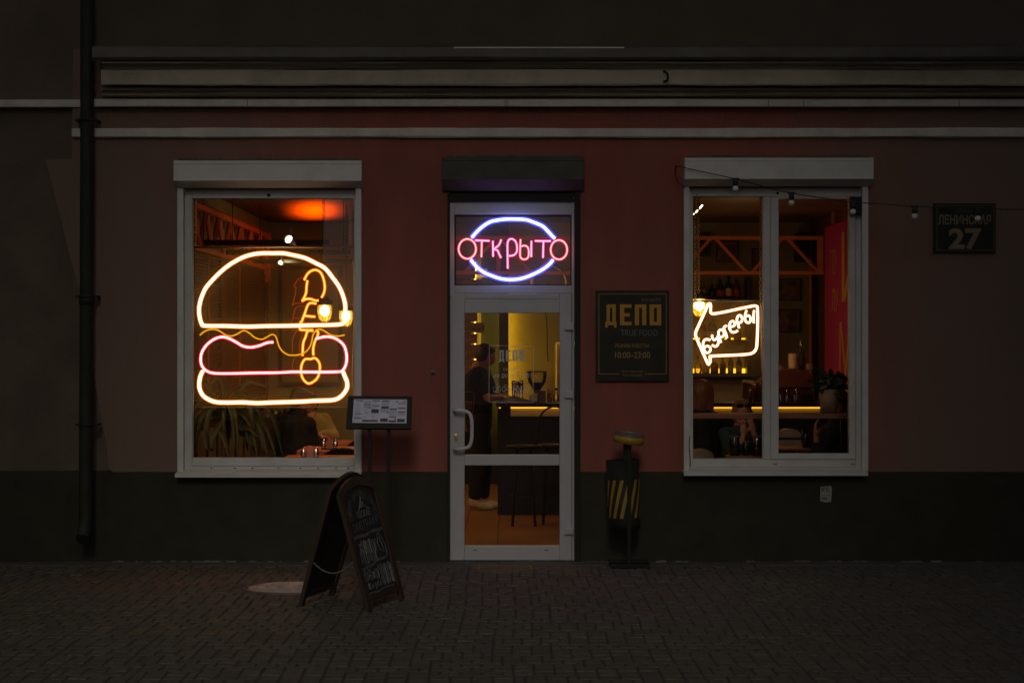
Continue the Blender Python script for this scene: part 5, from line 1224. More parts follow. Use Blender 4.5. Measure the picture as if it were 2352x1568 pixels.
def q7(x, y): return ((2680+x*.4846)/1.7415, (1180+y*.4847)/1.7415)
for pts in (((1320, 740), (1330, 670), (1322, 605)), ((1330, 740), (1370, 690), (1400, 630)), ((1340, 740), (1400, 690), (1440, 655)), ((1340, 740), (1410, 700), (1480, 695)), ((1320, 750), (1400, 730), (1475, 775)), ((1310, 740), (1280, 670), (1225, 590)), ((1300, 740), (1240, 700), (1130, 715)), ((1310, 750), (1280, 790), (1262, 835)), ((1300, 745), (1230, 760), (1215, 810)), ((1330, 750), (1360, 790), (1400, 800))):
    leaf_strip(g, [P(*q7(*p), 1.0+R.uniform(-.05, .05)) for p in pts], .055, .3)
for k in range(18):
    a = R.uniform(0, 6.28); e = R.uniform(.1, 1.2); l = R.uniform(.10, .2); d = Vector((math.cos(a)*math.cos(e), math.sin(a)*math.cos(e), math.sin(e)))
    leaf_strip(g, [c0-Vector((0, 0, .03)), c0+d*l*.5+Vector((0, 0, .01)), c0+d*l-Vector((0, 0, .02))], .05, .3)
g.done('foliage', 'leaf_dark', t)
# pitcher and black machine on the bar, espresso machine
yg2 = 4.6
t = thing('blender_jug', 'grey plastic blender jug on the bar behind the woman', 'jug', P(1716, 917, yg2))
g = MB(); g.poly([(X(1700, yg2), Z(917, yg2)), (X(1733, yg2), Z(917, yg2)), (X(1729, yg2), Z(875, yg2)), (X(1707, yg2), Z(873, yg2))], yg2-.06, yg2+.06); g.done('jug', 'clear_glass', t)
g = MB(); g.poly([(X(1706, yg2), Z(877, yg2)), (X(1731, yg2), Z(882, yg2)), (X(1729, yg2), Z(874, yg2)), (X(1707, yg2), Z(872, yg2))], yg2-.063, yg2+.063); g.poly([(X(1701, yg2), Z(924, yg2)), (X(1732, yg2), Z(924, yg2)), (X(1730, yg2), Z(918, yg2)), (X(1703, yg2), Z(918, yg2))], yg2-.07, yg2+.07); g.done('lid_and_base', 'ceramic', t)
t = thing('espresso_machine', 'bulky dark copper espresso machine with an arched top on the bar', 'espresso machine', P(1810, 920, 4.7))
ye = 4.7
o_ = [(1742, 924), (1742, 880), (1760, 862), (1790, 850), (1820, 846), (1848, 850), (1868, 862), (1872, 924)]
g = MB(); g.poly([(X(a, ye), Z(b, ye)) for a, b in o_], ye, ye+.32); g.done('body', 'copper_body', t)
g = MB(); g.poly([(X(a, ye), Z(b, ye)) for a, b in [(1738, 924), (1738, 878), (1742, 876), (1744, 924)]], ye-.02, ye+.3); g.box(X(1745, ye), X(1868, ye), ye-.04, ye-.002, Z(924, ye), Z(905, ye), .005); g.box(X(1745, ye), X(1868, ye), ye-.05, ye-.003, Z(893, ye), Z(888, ye), .004); g.done('trim', 'bar_black', t)
g = MB()
for vx in (1787, 1806, 1829): g.tube([P(vx, 893, ye-.04), P(vx, 898, ye-.09), P(vx+2, 902, ye-.14)], .008, 8)
done_split(g, 'group_head', 'chrome', t)
t = thing('bar_jars', 'row of dark jars and tins on the bar beside the blender jug', 'jars', P(1738, 917, 4.6))
for vx, vt, wv in ((1722, 893, 9), (1733, 880, 10), (1745, 876, 9)):
    g = MB(); r_ = wv/2*(20.6)/F; z0_, z1_ = gb, Z(vt, 4.6); g.lathe([(0, z0_), (r_, z0_), (r_, z1_-.02), (r_*.8, z1_), (0, z1_)], (X(vx, 4.5), 4.45, 0), 14); g.done('jar', 'bottle_amber', t)
for l, vx, vt, vb, wv, mt in (('tall cream cylinder of stacked cups on top of the espresso machine', 1820, 812, 858, 19, 'ceramic'), ('short brown cylinder on the right of the espresso machine', 1859, 835, 858, 17, 'terracotta'), ('small pale cup stack at the left on the espresso machine', 1791, 840, 855, 14, 'terracotta')):
    r_ = wv/2*(20.9)/F; zb_, zt_ = Z(849.5, 4.86)-.001, Z(vt, 4.86); g = MB(); c_ = (X(vx, 4.86), 4.86)
    prof = [(0, zb_)]
    nst = 5
    for k in range(nst): a = zb_+(zt_-zb_)*k/nst; b = zb_+(zt_-zb_)*(k+1)/nst; prof += [(r_*.92, a), (r_, b-.002), (r_*.92, b)]
    prof.append((0, zt_)); g.lathe(prof, (c_[0], c_[1], 0), 18); o = g.done('cup_stack', mt); tag(o, l, 'cups')
t = thing('bottle', 'dark green wine bottle standing between the cup stacks', 'bottle', (X(1841, 4.86), 4.86, Z(849, 4.86)))
c_ = (X(1841, 4.86), 4.86, Z(849, 4.86)); g = MB(); g.lathe([(0, 0), (.035, 0), (.036, .16), (.014, .22), (.014, .29), (0, .29)], c_, 16); g.done('body', 'bottle_green', t)
g = MB(); g.lathe([(.0365, .04), (.0365, .12)], c_, 16); g.done('label', 'shelf_dark', t)
for k, (l, vx) in enumerate((('left glass cloche in front of the espresso machine', 1793), ('middle glass cloche in front of the espresso machine', 1808), ('right glass cloche in front of the espresso machine', 1829))):
    yc = 4.35; c_ = (X(vx, yc), yc, gb); t = thing('glass_cloche', l, 'cloche', c_, 'glass cloches on the bar')
    g = MB(); g.lathe([(.045, 0), (.045, .08), (.03, .12), (.004, .135), (.008, .15), (0, .16)], c_, 18); g.done('dome', 'clear_glass', t)
    g = MB(); g.lathe([(0, 0), (.05, 0), (.05, .008), (0, .008)], c_, 18); g.done('plate', 'bar_black', t)
# round-back chair with glowing edge, small table, glasses
t = thing('dining_chair', 'tan round-backed chair with a yellow-lit rim at the foot of the right light', 'chair', (X(1811, 3.2), 3.2, 0))
yc = 3.2; o_ = []
for k in range(13):
    a = math.pi*k/12; o_.append((X(1811, yc)+.112*math.cos(a), Z(1000, yc)+.062*math.sin(a)))
o_ += [(X(1811, yc)-.13, Z(1030, yc)), (X(1811, yc)+.13, Z(1030, yc))]
g = MB(); g.poly(o_, yc, yc+.02); g.done('backrest', 'cushion', t)
g = MB(); g.tube([(X(1811, yc)+.114*math.cos(math.pi*k/12), yc+.01, Z(1000, yc)+.064*math.sin(math.pi*k/12)) for k in range(13)], .004, 6); g.done('rim', 'brass', t)
g = MB(); g.box(X(1811, yc)-.2, X(1811, yc)+.2, yc-.42, yc-.02, .44, .48, .02); g.done('seat', 'cushion', t)
for sx in (-.16, .16):
    for sy in (-.38, -.03): g = MB(); g.tube([(X(1811, yc)+sx, yc+sy, .44), (X(1811, yc)+sx*1.1, yc+sy, 0)], .012, 6); g.done('leg', 'bar_black', t)
g = MB(); g.vbox(1788, 1850, 1004, 1010, 2.2, 2.22); o = g.done('chair_rail', 'bar_black'); tag(o, 'black horizontal chair rail crossing the tan round backrest', 'rail')
t = thing('dining_table', 'small brown table at the bottom of the right light', 'table', (X(1830, 1.8), 1.9, 0))
g = MB(); g.box(X(1795, 1.7), X(1868, 1.7), 1.7, 2.25, Z(1036, 1.7), Z(1031, 1.7), .003); g.done('table_top', 'plank_wood', t)
g = MB(); g.tube([(X(1830, 1.9), 1.95, Z(1036, 1.7)), (X(1830, 1.9), 1.95, .02)], .025, 10); g.lathe([(0, 0), (.2, 0), (.18, .02), (0, .03)], (X(1830, 1.9), 1.95, 0), 20); g.done('pedestal', 'bar_black', t)
t = thing('glass_tumbler', 'tall dark drinking glass with a straw on the small brown table', 'glass', (X(1850, 1.95), 1.95, Z(1029, 1.7)))
zt0 = Z(1031, 1.7)+.001; g = MB(); g.lathe([(0, 0), (.028, 0), (.032, .17), (.030, .17), (.026, .006)], (X(1850, 1.95), 1.95, zt0), 18); g.done('glass', 'clear_glass', t)
g = MB(); g.lathe([(0, .005), (.025, .005), (.028, .11), (0, .11)], (X(1850, 1.95), 1.95, zt0), 16); g.done('drink', 'coffee', t)
# jars with taps in front of the woman
t2 = thing('serving_tray', 'wooden tray under the glass jars at the bottom of the left light', 'tray', (X(1712, .95), .95, Z(1050, .9)))
g = MB(); g.box(X(1672, .85), X(1756, .85), .85, 1.12, Z(1056, .85), Z(1048, .85), .004); g.done('board', 'plank_wood', t2)
g = MB(); g.box(X(1700, .9), X(1728, .9), .95, 1.03, .0, Z(1056, .85)); g.done('stand', 'bar_black', t2)
zj = Z(1048, .85)+.001
for l, vx, r_ in (('left clear glass jar on the wooden tray', 1687, .042), ('middle small clear jar on the wooden tray', 1713, .026), ('right clear glass jar on the wooden tray', 1738, .046)):
    c_ = (X(vx, .97), .97, zj); t = thing('glass_jar', l, 'jar', c_, 'glass jars on the tray')
    hj = .15 if r_ > .03 else .11
    g = MB(); g.lathe([(0, 0), (r_, .0), (r_, hj), (r_*.9, hj+.006), (r_*.92, hj), (r_*.93, .005)], c_, 20); g.done('glass', 'clear_glass', t)
    g = MB(); g.lathe([(0, .005), (r_*.9, .005), (r_*.9, hj*.6), (0, hj*.6)], c_, 18); g.done('contents', 'coffee', t)
    g = MB(); g.lathe([(0, hj+.012), (r_, hj+.012), (r_*1.03, hj+.003), (r_, hj)], c_, 20); g.done('lid', 'dark_metal', t)
t = thing('cushion', 'pale rounded cushion at the bottom left corner of the right window', 'cushion', P(1608, 1050, 1.3))
g = MB(); g.ell(P(1606, 1052, 1.4), (.13, .16, .085), None, 20); g.done('cover', 'cushion', t)
# window decal on door
yd_ = .0485
dc = thing('door_decal', 'white outlined opening-hours lettering stuck on the upper door glass', 'decal', P(1174, 858, yd_))
g = MB()
def line(mb, a, b, y_=yd_, w=.0035):
    p, q = P(a[0], a[1], y_), P(b[0], b[1], y_); d = (q-p).normalized(); n_ = Vector((-d.z, 0, d.x))*w/2
    mb.poly([((p+n_).x, (p+n_).z), ((p-n_).x, (p-n_).z), ((q-n_).x, (q-n_).z), ((q+n_).x, (q+n_).z)], y_-.001, y_)
line(g, (1124, 793), (1226, 795)); line(g, (1226, 795), (1224, 924)); line(g, (1224, 924), (1123, 923)); line(g, (1123, 923), (1124, 793)); g.done('border', 'vinyl', dc)
g = MB(); depo(g, X(1146, yd_), Z(832, yd_), X(1205, yd_)-X(1146, yd_), Z(804, yd_)-Z(832, yd_), yd_, .001); g.done('lettering', 'vinyl', dc)
g = MB(); vtext(g, 'ЕЖЕДНЕВНО', 1156, 1194, 845, 852, yd_, .001); vtext(g, 'с', 1133, 1137.5, 861, 867, yd_, .001); vtext(g, '10', 1138.5, 1147, 858, 866.5, yd_, .001); vtext(g, '.00', 1150, 1166, 857.5, 867.5, yd_, .001); vtext(g, 'до', 1171, 1184, 860, 867.5, yd_, .001); vtext(g, '23', 1188, 1197, 858, 866.5, yd_, .001); vtext(g, '.00', 1199, 1216, 857.5, 867.5, yd_, .001)
vtext(g, 'ООО «Аркефуд»', 1161, 1183, 915.5, 918.5, yd_, .001); vtext(g, 'УНП 791263465', 1162, 1183, 919.8, 922, yd_, .001); g.done('hours', 'vinyl', dc)
g = MB()
for vx in (1141.5, 1162.5, 1184, 1206):
    vy = 893.5; pts = [P(vx+9*math.cos(2*math.pi*k/20), vy+9*math.sin(2*math.pi*k/20), yd_-.001) for k in range(20)]; g.tube(pts, .0016, 4, True); line(g, (vx-6, vy+6.5), (vx+6, vy-6.5), w=.004)
for (vx, k) in ((1141.5, 0), (1162.5, 1), (1184, 2), (1206, 3)):
    vy = 893
    if k == 0: line(g, (vx-6, vy-2), (vx+4, vy-4), w=.004); line(g, (vx-1, vy+3), (vx+7, vy+3), w=.003)
    if k == 1: line(g, (vx-5, vy-4), (vx-1, vy-3), w=.006); line(g, (vx+1, vy+3), (vx+5, vy+3), w=.006)
    if k == 2: line(g, (vx-2, vy-5), (vx+3, vy+5), w=.006); line(g, (vx-4, vy+1), (vx+4, vy-1), w=.004)
    if k == 3: line(g, (vx-4, vy+3), (vx+5, vy+4), w=.005); line(g, (vx-3, vy-3), (vx, vy+3), w=.004)
g.done('symbols', 'vinyl', dc)
# ================================================================ PEOPLE
def blob(name, prims, matn, parent, voxel=.009, it=3):
    """one continuous surface grown over tapered limbs, welded by a voxel remesh and smoothed"""
    bm = bmesh.new()
    def merge(t):
        me = bpy.data.meshes.new('x'); t.to_mesh(me); t.free(); bm.from_mesh(me); bpy.data.meshes.remove(me)
    for p in prims:
        if p[0] == 'c':
            a, ra, b, rb = Vector(p[1]), p[2], Vector(p[3]), p[4]; d = b-a; L_ = d.length
            if L_ < 1e-5: continue
            q = d.to_track_quat('Z', 'Y').to_matrix().to_4x4()
            t = bmesh.new(); n = 12; prof = []
            for i in range(5): th = -math.pi/2+math.pi/2*i/4; prof.append((ra*math.cos(th), ra*math.sin(th)))
            for i in range(1, 5): prof.append((ra+(rb-ra)*i/5, L_*i/5))
            for i in range(5): th = math.pi/2*i/4; prof.append((rb*math.cos(th), L_+rb*math.sin(th)))
            rings = [[t.verts.new((max(r, 1e-4)*math.cos(2*math.pi*k/n), max(r, 1e-4)*math.sin(2*math.pi*k/n), z)) for k in range(n)] for r, z in prof]
            for i in range(len(rings)-1):
                for k in range(n): t.faces.new((rings[i][k], rings[i][(k+1) % n], rings[i+1][(k+1) % n], rings[i+1][k]))
            t.faces.new(rings[0][::-1]); t.faces.new(rings[-1])
            bmesh.ops.transform(t, matrix=Matrix.Translation(a) @ q, verts=t.verts); merge(t)
        else:
            t = bmesh.new(); bmesh.ops.create_uvsphere(t, u_segments=16, v_segments=12, radius=1)
            Rm = p[3].to_4x4() if len(p) > 3 and p[3] is not None else Matrix.Identity(4)
            bmesh.ops.transform(t, matrix=Matrix.Translation(Vector(p[1])) @ Rm @ Matrix.Diagonal((*p[2], 1)), verts=t.verts); merge(t)
    me = bpy.data.meshes.new(name); bm.to_mesh(me); bm.free()
    o = bpy.data.objects.new('tmp', me); COL.objects.link(o)
    r = o.modifiers.new('r', 'REMESH'); r.mode = 'VOXEL'; r.voxel_size = voxel; r.use_smooth_shade = True
    s = o.modifiers.new('s', 'SMOOTH'); s.factor = .5; s.iterations = it
    bpy.context.view_layer.update(); dg = bpy.context.evaluated_depsgraph_get()
    m2 = bpy.data.meshes.new_from_object(o.evaluated_get(dg)); m2.name = name
    bpy.data.objects.remove(o); bpy.data.meshes.remove(me)
    m2.materials.clear(); return link(name, m2, matn, parent)
def frame3(f, up=Vector((0, 0, 1))):
    f = Vector(f).normalized(); r = f.cross(up).normalized(); u = r.cross(f).normalized()
    return f, r, u, Matrix((r, f, u)).transposed()   # columns: right, forward, up
def head(c, f, up=Vector((0, 0, 1)), s=1.0):
    c = Vector(c); f, r, u, M = frame3(f, up)
    def w(a, b, d): return c + r*a*s + f*b*s + u*d*s
    e = lambda p, q: ('e', p, tuple(k*s for k in q), M)
    return [e(w(0, -.012, .03), (.074, .092, .085)), e(w(0, .018, -.03), (.058, .068, .075)), e(w(0, .045, -.078), (.030, .032, .028)),
            e(w(0, .070, -.008), (.05, .020, .05)), ('c', w(0, .083, .012), .009*s, w(0, .106, -.022), .0135*s),
            e(w(0, .083, -.050), (.024, .012, .008)), e(w(0, .081, -.062), (.020, .012, .007)), e(w(0, .082, .026), (.045, .010, .008)),
            e(w(.075, -.008, -.005), (.012, .020, .030)), e(w(-.075, -.008, -.005), (.012, .020, .030)),
            e(w(.034, .074, -.028), (.022, .018, .020)), e(w(-.034, .074, -.028), (.022, .018, .020))]
def eyes(c, f, parent, s=1.0):
    c = Vector(c); f, r, u, M = frame3(f)
    g = MB()
    for k in (-1, 1): g.ell(c+r*.031*k*s+f*.086*s+u*.006*s, (.013*s, .006*s, .006*s), M, 10)
    g.done('eyes', 'print_dark', parent)
def hand(wrist, d, n, side=1, curl=.5, s=1.0):
    """palm plus five bent fingers; d = pointing direction, n = palm normal"""
    w = Vector(wrist); d = Vector(d).normalized(); n = Vector(n); n = (n-d*n.dot(d)).normalized(); a = d.cross(n)*side
    M = Matrix((a, d, n)).transposed()
    out = [('e', w+d*.045*s, (.040*s, .052*s, .016*s), M), ('c', w-d*.01*s, .024*s, w+d*.02*s, .026*s)]
    for i, (off, L_, r_) in enumerate(((-.029, .066, .0080), (-.010, .076, .0085), (.010, .070, .0082), (.028, .055, .0070))):
        p = w+d*.088*s+a*off*s; dirv = d.copy(); rr_ = r_*s
        for k, fr in enumerate((.45, .32, .25)):
            ang = curl*(.35+.5*k); dd = (d*math.cos(ang)+n*math.sin(ang)).normalized()
            q = p+dd*L_*fr*s*1.05; out.append(('c', p, rr_, q, rr_*.9)); p = q; rr_ *= .9
    p = w+d*.025*s-a*.034*s; q = p+(d*.6-a*.7+n*.35).normalized()*.038*s; out.append(('c', p, .0115*s, q, .0095*s)); out.append(('c', q, .0095*s, q+(d*.85-a*.2+n*.4).normalized()*.030*s, .008*s))
    return out
# ---- server, seen from behind-right, looking down at the bar
c = Vector((X(1115, 5.0), 5.0, 0))
sv = thing('person', 'server in black t-shirt and white shoes standing at the bar, seen through the door', 'person', c)
hx = X(1117, 5.0); hz = Z(818, 5.0); hf = Vector((.80, .52, -.34))
hc = Vector((hx, 5.0, hz)); hips = Vector((X(1100, 5), 5.0, .93)); chest = Vector((X(1098, 5), 4.99, 1.30)); neck = Vector((X(1100, 5), 4.99, 1.46))
shR = Vector((X(1095, 5), 4.80, 1.395)); shL = Vector((X(1112, 5), 5.17, 1.395))   # right shoulder nearer the window
elR = Vector((X(1122, 5), 4.76, 1.14)); wrR = Vector((X(1149, 5), 4.88, 1.155)); elL = Vector((X(1135, 5), 5.22, 1.16)); wrL = Vector((X(1155, 5), 5.05, 1.16))
kR = Vector((X(1101, 5), 4.90, .50)); kL = Vector((X(1112, 5), 5.08, .50)); aR = Vector((X(1093, 5), 4.90, .09)); aL = Vector((X(1112, 5), 5.08, .09))
body = head(hc, hf) + [('c', neck, .058, hc-Vector((-.0, 0, .05)), .055), ('c', chest, .13, neck, .075), ('c', hips, .125, chest, .14), ('c', shR, .058, shL, .058),
        ('c', shR, .05, elR, .040), ('c', elR, .040, wrR, .026), ('c', shL, .05, elL, .040), ('c', elL, .040, wrL, .026),
        ('c', hips+Vector((0, -.07, -.02)), .09, kR, .058), ('c', kR, .055, aR, .038), ('c', hips+Vector((0, .07, -.02)), .09, kL, .058), ('c', kL, .055, aL, .038),
        ('c', aR, .035, aR+Vector((.12, 0, -.055)), .028), ('c', aL, .035, aL+Vector((.12, 0, -.055)), .028)]
body += hand(wrR, (1, .2, -.1), (0, 0, -1), 1, .6) + hand(wrL, (1, -.2, -.1), (0, 0, -1), -1, .6)
b_ = blob('body', body, 'skin', sv); eyes(hc, hf, sv)
blob('tshirt', [('c', hips-Vector((0, 0, .06)), .138, chest, .155), ('c', chest, .15, neck-Vector((0, 0, .045)), .085), ('c', shR, .07, shL, .07), ('c', chest, .13, shR, .072), ('c', chest, .13, shL, .072), ('c', shR, .066, shR.lerp(elR, .68), .060), ('c', shL, .066, shL.lerp(elL, .68), .060)], 'cloth_black', sv, .011)
blob('trousers', [('c', hips+Vector((0, 0, .03)), .135, hips, .14), ('c', hips+Vector((0, -.07, -.03)), .115, kR, .088), ('c', kR, .088, aR+Vector((-.01, 0, .07)), .068), ('c', hips+Vector((0, .07, -.03)), .115, kL, .088), ('c', kL, .088, aL+Vector((-.01, 0, .07)), .068)], 'cloth_pants', sv, .011)
f_, r_, u_, M_ = frame3(hf)
blob('hair', [('e', hc+f_*-.028+u_*.052, (.083, .096, .075), M_), ('e', hc+f_*-.055+u_*.01, (.078, .065, .085), M_), ('e', hc+f_*.018+u_*.085, (.058, .060, .034), M_), ('e', hc+f_*-.06+u_*-.04, (.058, .045, .04), M_)], 'hair_brown', sv, .008)
for nm, a in (('r', aR), ('l', aL)):
    blob('shoe', [('c', a+Vector((-.04, 0, -.02)), .046, a+Vector((.07, 0, -.045)), .042), ('c', a+Vector((.07, 0, -.048)), .042, a+Vector((.16, 0, -.058)), .033), ('c', a+Vector((-.03, 0, .01)), .046, a+Vector((-.01, 0, -.02)), .05)], 'shoe_white', sv, .008)
# back print on the shirt: outlined panel with block letters, laid a little off the cloth
pr = MB(); A_ = Vector((X(1066, 4.84), 4.832, Z(899, 4.84))); ux_ = Vector((1, .0, 0)).normalized()
yq = 4.822
pl_ = [P(1066, 901, yq), P(1072, 899.5, yq), P(1079, 898.5, yq), P(1090, 902, yq), P(1089, 915, yq), P(1086, 945, yq), P(1084, 962, yq)]
pr.tube(pl_, .0022, 5); pr.done('print_outline', 'print_orange', sv)
pr = MB(); t_ = text_bm('ДЕПО', X(1083, yq)-X(1064, yq), Z(921, yq)-Z(944, yq), .002); pr.add(t_, Matrix.Translation((X(1064, yq), yq, Z(944, yq)))); pr.done('print_letters', 'print_orange', sv)
# ---- diner in dark jacket (left window), hunched, seen from behind
yA = 3.35
dA = thing('person', 'diner in a dark jacket hunched at the left window table with their back turned', 'person', (X(684, yA), yA, .47))
hA = P(690, 921, yA); hA = Vector((hA.x, yA, hA.z)); fA = Vector((.75, .55, -.4))
hip = Vector((X(676, yA), yA+.0, .52)); ch = Vector((X(676, yA), yA+.02, .88)); nk = P(683, 945, yA)
sL_ = Vector((X(652, yA), yA+.05, .95)); sR_ = Vector((X(706, yA), yA-.02, .93)); eL_ = Vector((X(648, yA), yA+.22, .74)); eR_ = Vector((X(718, yA), yA+.02, .76)); wL_ = Vector((X(668, yA), yA+.42, .78)); wR_ = Vector((X(702, yA), yA+.16, .93))
body = head(hA, fA) + [('c', ch, .12, nk, .07), ('c', nk, .055, hA-Vector((0, 0, .04)), .052), ('c', hip, .14, ch, .14), ('c', sL_, .055, sR_, .055), ('c', sL_, .05, eL_, .04), ('c', eL_, .04, wL_, .026), ('c', sR_, .05, eR_, .04), ('c', eR_, .04, wR_, .026),
        ('c', hip, .10, hip+Vector((-.1, .38, -.02)), .065), ('c', hip+Vector((-.1, .38, -.02)), .06, hip+Vector((-.1, .40, -.44)), .04), ('c', hip, .10, hip+Vector((.1, .38, -.02)), .065), ('c', hip+Vector((.1, .38, -.02)), .06, hip+Vector((.1, .40, -.44)), .04)]
body += hand(wL_, (.3, 1, 0), (0, 0, -1), 1, .8) + hand(wR_, (.2, .3, .6), (0, 1, .2), 1, .9)
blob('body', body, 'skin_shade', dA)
blob('jacket', [('c', hip-Vector((0, 0, .02)), .18, ch, .185), ('c', ch, .17, nk-Vector((0, 0, .03)), .095), ('c', sL_, .085, sR_, .085), ('c', ch, .16, sL_, .09), ('c', ch, .16, sR_, .09), ('c', sL_, .082, eL_, .068), ('c', eL_, .066, wL_, .042), ('c', sR_, .082, eR_, .072), ('c', eR_, .068, wR_, .042)], 'cloth_black', dA, .012)
f_, r_, u_, M_ = frame3(fA)
blob('hair', [('e', hA+f_*-.025+u_*.045, (.084, .098, .078), M_), ('e', hA+f_*-.05+u_*-.01, (.078, .065, .08), M_), ('e', hA+f_*.03+u_*.085, (.06, .06, .035), M_)], 'hair_brown', dA, .009)
blob('trousers', [('c', hip, .16, hip+Vector((-.1, .38, -.02)), .085), ('c', hip+Vector((-.1, .38, -.02)), .08, hip+Vector((-.1, .40, -.40)), .06), ('c', hip, .16, hip+Vector((.1, .38, -.02)), .085), ('c', hip+Vector((.1, .38, -.02)), .08, hip+Vector((.1, .40, -.40)), .06)], 'cloth_pants', dA, .012)
# ---- diner in yellow sweater, facing left, hands on the table
yB = 4.25
dB = thing('person', 'diner in a pale yellow sweater leaning on the far table in the left window', 'person', (X(722, yB), yB, .47))
hB = P(709, 930, yB); hB = Vector((hB.x, yB, hB.z)); fB = Vector((-.45, -.8, -.35))
hip = Vector((X(718, yB), yB+.15, .52)); ch = Vector((X(722, yB), yB+.05, .86)); nk = P(716, 956, yB)
s1 = Vector((X(699, yB), yB-.02, .96)); s2 = Vector((X(742, yB), yB+.08, .94)); e1 = Vector((X(705, yB), yB-.10, .74)); e2 = Vector((X(766, yB), yB-.02, .78)); w1 = Vector((X(742, yB), yB-.30, .79)); w2 = Vector((X(745, yB), yB-.22, .82))
body = head(hB, fB) + [('c', ch, .11, nk, .06), ('c', nk, .05, hB-Vector((0, 0, .04)), .05), ('c', hip, .13, ch, .13), ('c', s1, .05, s2, .05), ('c', s1, .048, e1, .04), ('c', e1, .038, w1, .025), ('c', s2, .048, e2, .04), ('c', e2, .038, w2, .025),
        ('c', hip, .10, hip+Vector((-.1, -.38, -.02)), .062), ('c', hip+Vector((-.1, -.38, -.02)), .06, hip+Vector((-.1, -.40, -.44)), .04), ('c', hip, .10, hip+Vector((.1, -.38, -.02)), .062), ('c', hip+Vector((.1, -.38, -.02)), .06, hip+Vector((.1, -.40, -.44)), .04)]
body += hand(w1, (.8, -.3, -.05), (0, -.2, -1), 1, .8) + hand(w2, (-.7, -.5, -.1), (0, -.4, -1), -1, .9)
blob('body', body, 'skin', dB); eyes(hB, fB, dB)
blob('sweater', [('c', hip, .155, ch, .155), ('c', ch, .14, nk-Vector((0, 0, .05)), .08), ('c', s1, .068, s2, .072), ('c', ch, .13, s1, .075), ('c', ch, .13, s2, .078), ('c', s1, .068, e1, .062), ('c', e1, .06, w1.lerp(e1, .1), .042), ('c', s2, .072, e2, .066), ('c', e2, .064, w2.lerp(e2, .15), .045)], 'cloth_yellow', dB, .011)
f_, r_, u_, M_ = frame3(fB)
blob('hair', [('e', hB+f_*-.028+u_*.05, (.082, .095, .072), M_), ('e', hB+f_*-.055+u_*0, (.076, .06, .08), M_)], 'hair_brown', dB, .009)
blob('trousers', [('c', hip, .15, hip+Vector((-.1, -.38, -.02)), .085), ('c', hip+Vector((-.1, -.38, -.02)), .08, hip+Vector((-.1, -.40, -.40)), .06), ('c', hip, .15, hip+Vector((.1, -.38, -.02)), .085), ('c', hip+Vector((.1, -.38, -.02)), .08, hip+Vector((.1, -.40, -.40)), .06)], 'cloth_navy', dB, .012)
# ---- woman with sunglasses on her head, elbows on table, hands at her face
yW = 2.0
wm = thing('person', 'woman in teal jumper with sunglasses on her head, hands over her face', 'person', (X(1700, yW), yW, .45))
hW = P(1704, 950, yW); fW = Vector((.1, -.85, -.5)); ch = Vector((X(1696, yW), yW+.08, .80)); hip = Vector((X(1694, yW), yW+.22, .50)); nk = P(1702, 975, yW+.03)
s1 = Vector((X(1668, yW), yW+.05, .90)); s2 = Vector((X(1733, yW), yW+.05, .90)); e1 = Vector((X(1684, yW), yW-.22, .66)); e2 = Vector((X(1742, yW), yW-.2, .68)); w1 = P(1708, 998, yW-.17); w2 = P(1730, 990, yW-.17)
body = head(hW, fW) + [('c', ch, .10, nk, .06), ('c', nk, .05, hW-Vector((0, 0, .03)), .05), ('c', hip, .13, ch, .12), ('c', s1, .048, s2, .048), ('c', s1, .045, e1, .036), ('c', e1, .036, w1, .024), ('c', s2, .045, e2, .036), ('c', e2, .036, w2, .024),
        ('c', hip, .10, hip+Vector((-.1, -.38, -.02)), .062), ('c', hip+Vector((-.1, -.38, -.02)), .06, hip+Vector((-.1, -.40, -.44)), .04), ('c', hip, .10, hip+Vector((.1, -.38, -.02)), .062), ('c', hip+Vector((.1, -.38, -.02)), .06, hip+Vector((.1, -.40, -.44)), .04)]
body += hand(w1, (-.08, -.05, 1), (0, 1, .1), 1, .35, .84) + hand(w2, (-.25, -.05, 1), (0, 1, .1), -1, .35, .84)
blob('body', body, 'skin', wm, .008); eyes(hW, fW, wm)
blob('jumper', [('c', hip, .145, ch, .14), ('c', ch, .125, nk-Vector((0, 0, .045)), .075), ('c', s1, .066, s2, .066), ('c', ch, .12, s1, .07), ('c', ch, .12, s2, .07), ('c', s1, .066, e1, .062), ('c', e1, .058, w1.lerp(e1, .45), .045), ('c', s2, .066, e2, .06), ('c', e2, .056, w2.lerp(e2, .45), .045)], 'cloth_teal', wm, .011)
f_, r_, u_, M_ = frame3(fW)
blob('hair', [('e', hW+f_*-.03+u_*.045, (.088, .095, .075), M_), ('e', hW+f_*-.05+u_*-.03, (.084, .06, .10), M_), ('c', hW-r_*.075+f_*-.01, .03, s1+Vector((.05, -.05, -.04)), .022), ('c', hW+r_*.075+f_*-.01, .03, s2+Vector((-.05, -.05, -.02)), .022)], 'hair_blonde', wm, .009)
g = MB()
for k in (-1, 1): g.ell(hW+f_*.045+u_*.115+r_*.038*k, (.034, .009, .022), M_, 16)
g.tube([hW+f_*.05+u_*.118-r_*.012, hW+f_*.05+u_*.118+r_*.012], .004, 6)
for k in (-1, 1): g.tube([hW+f_*.04+u_*.118+r_*.072*k, hW+f_*-.02+u_*.09+r_*.088*k, hW+f_*-.06+u_*.06+r_*.088*k], .003, 6)
g.done('sunglasses', 'bar_black', wm)
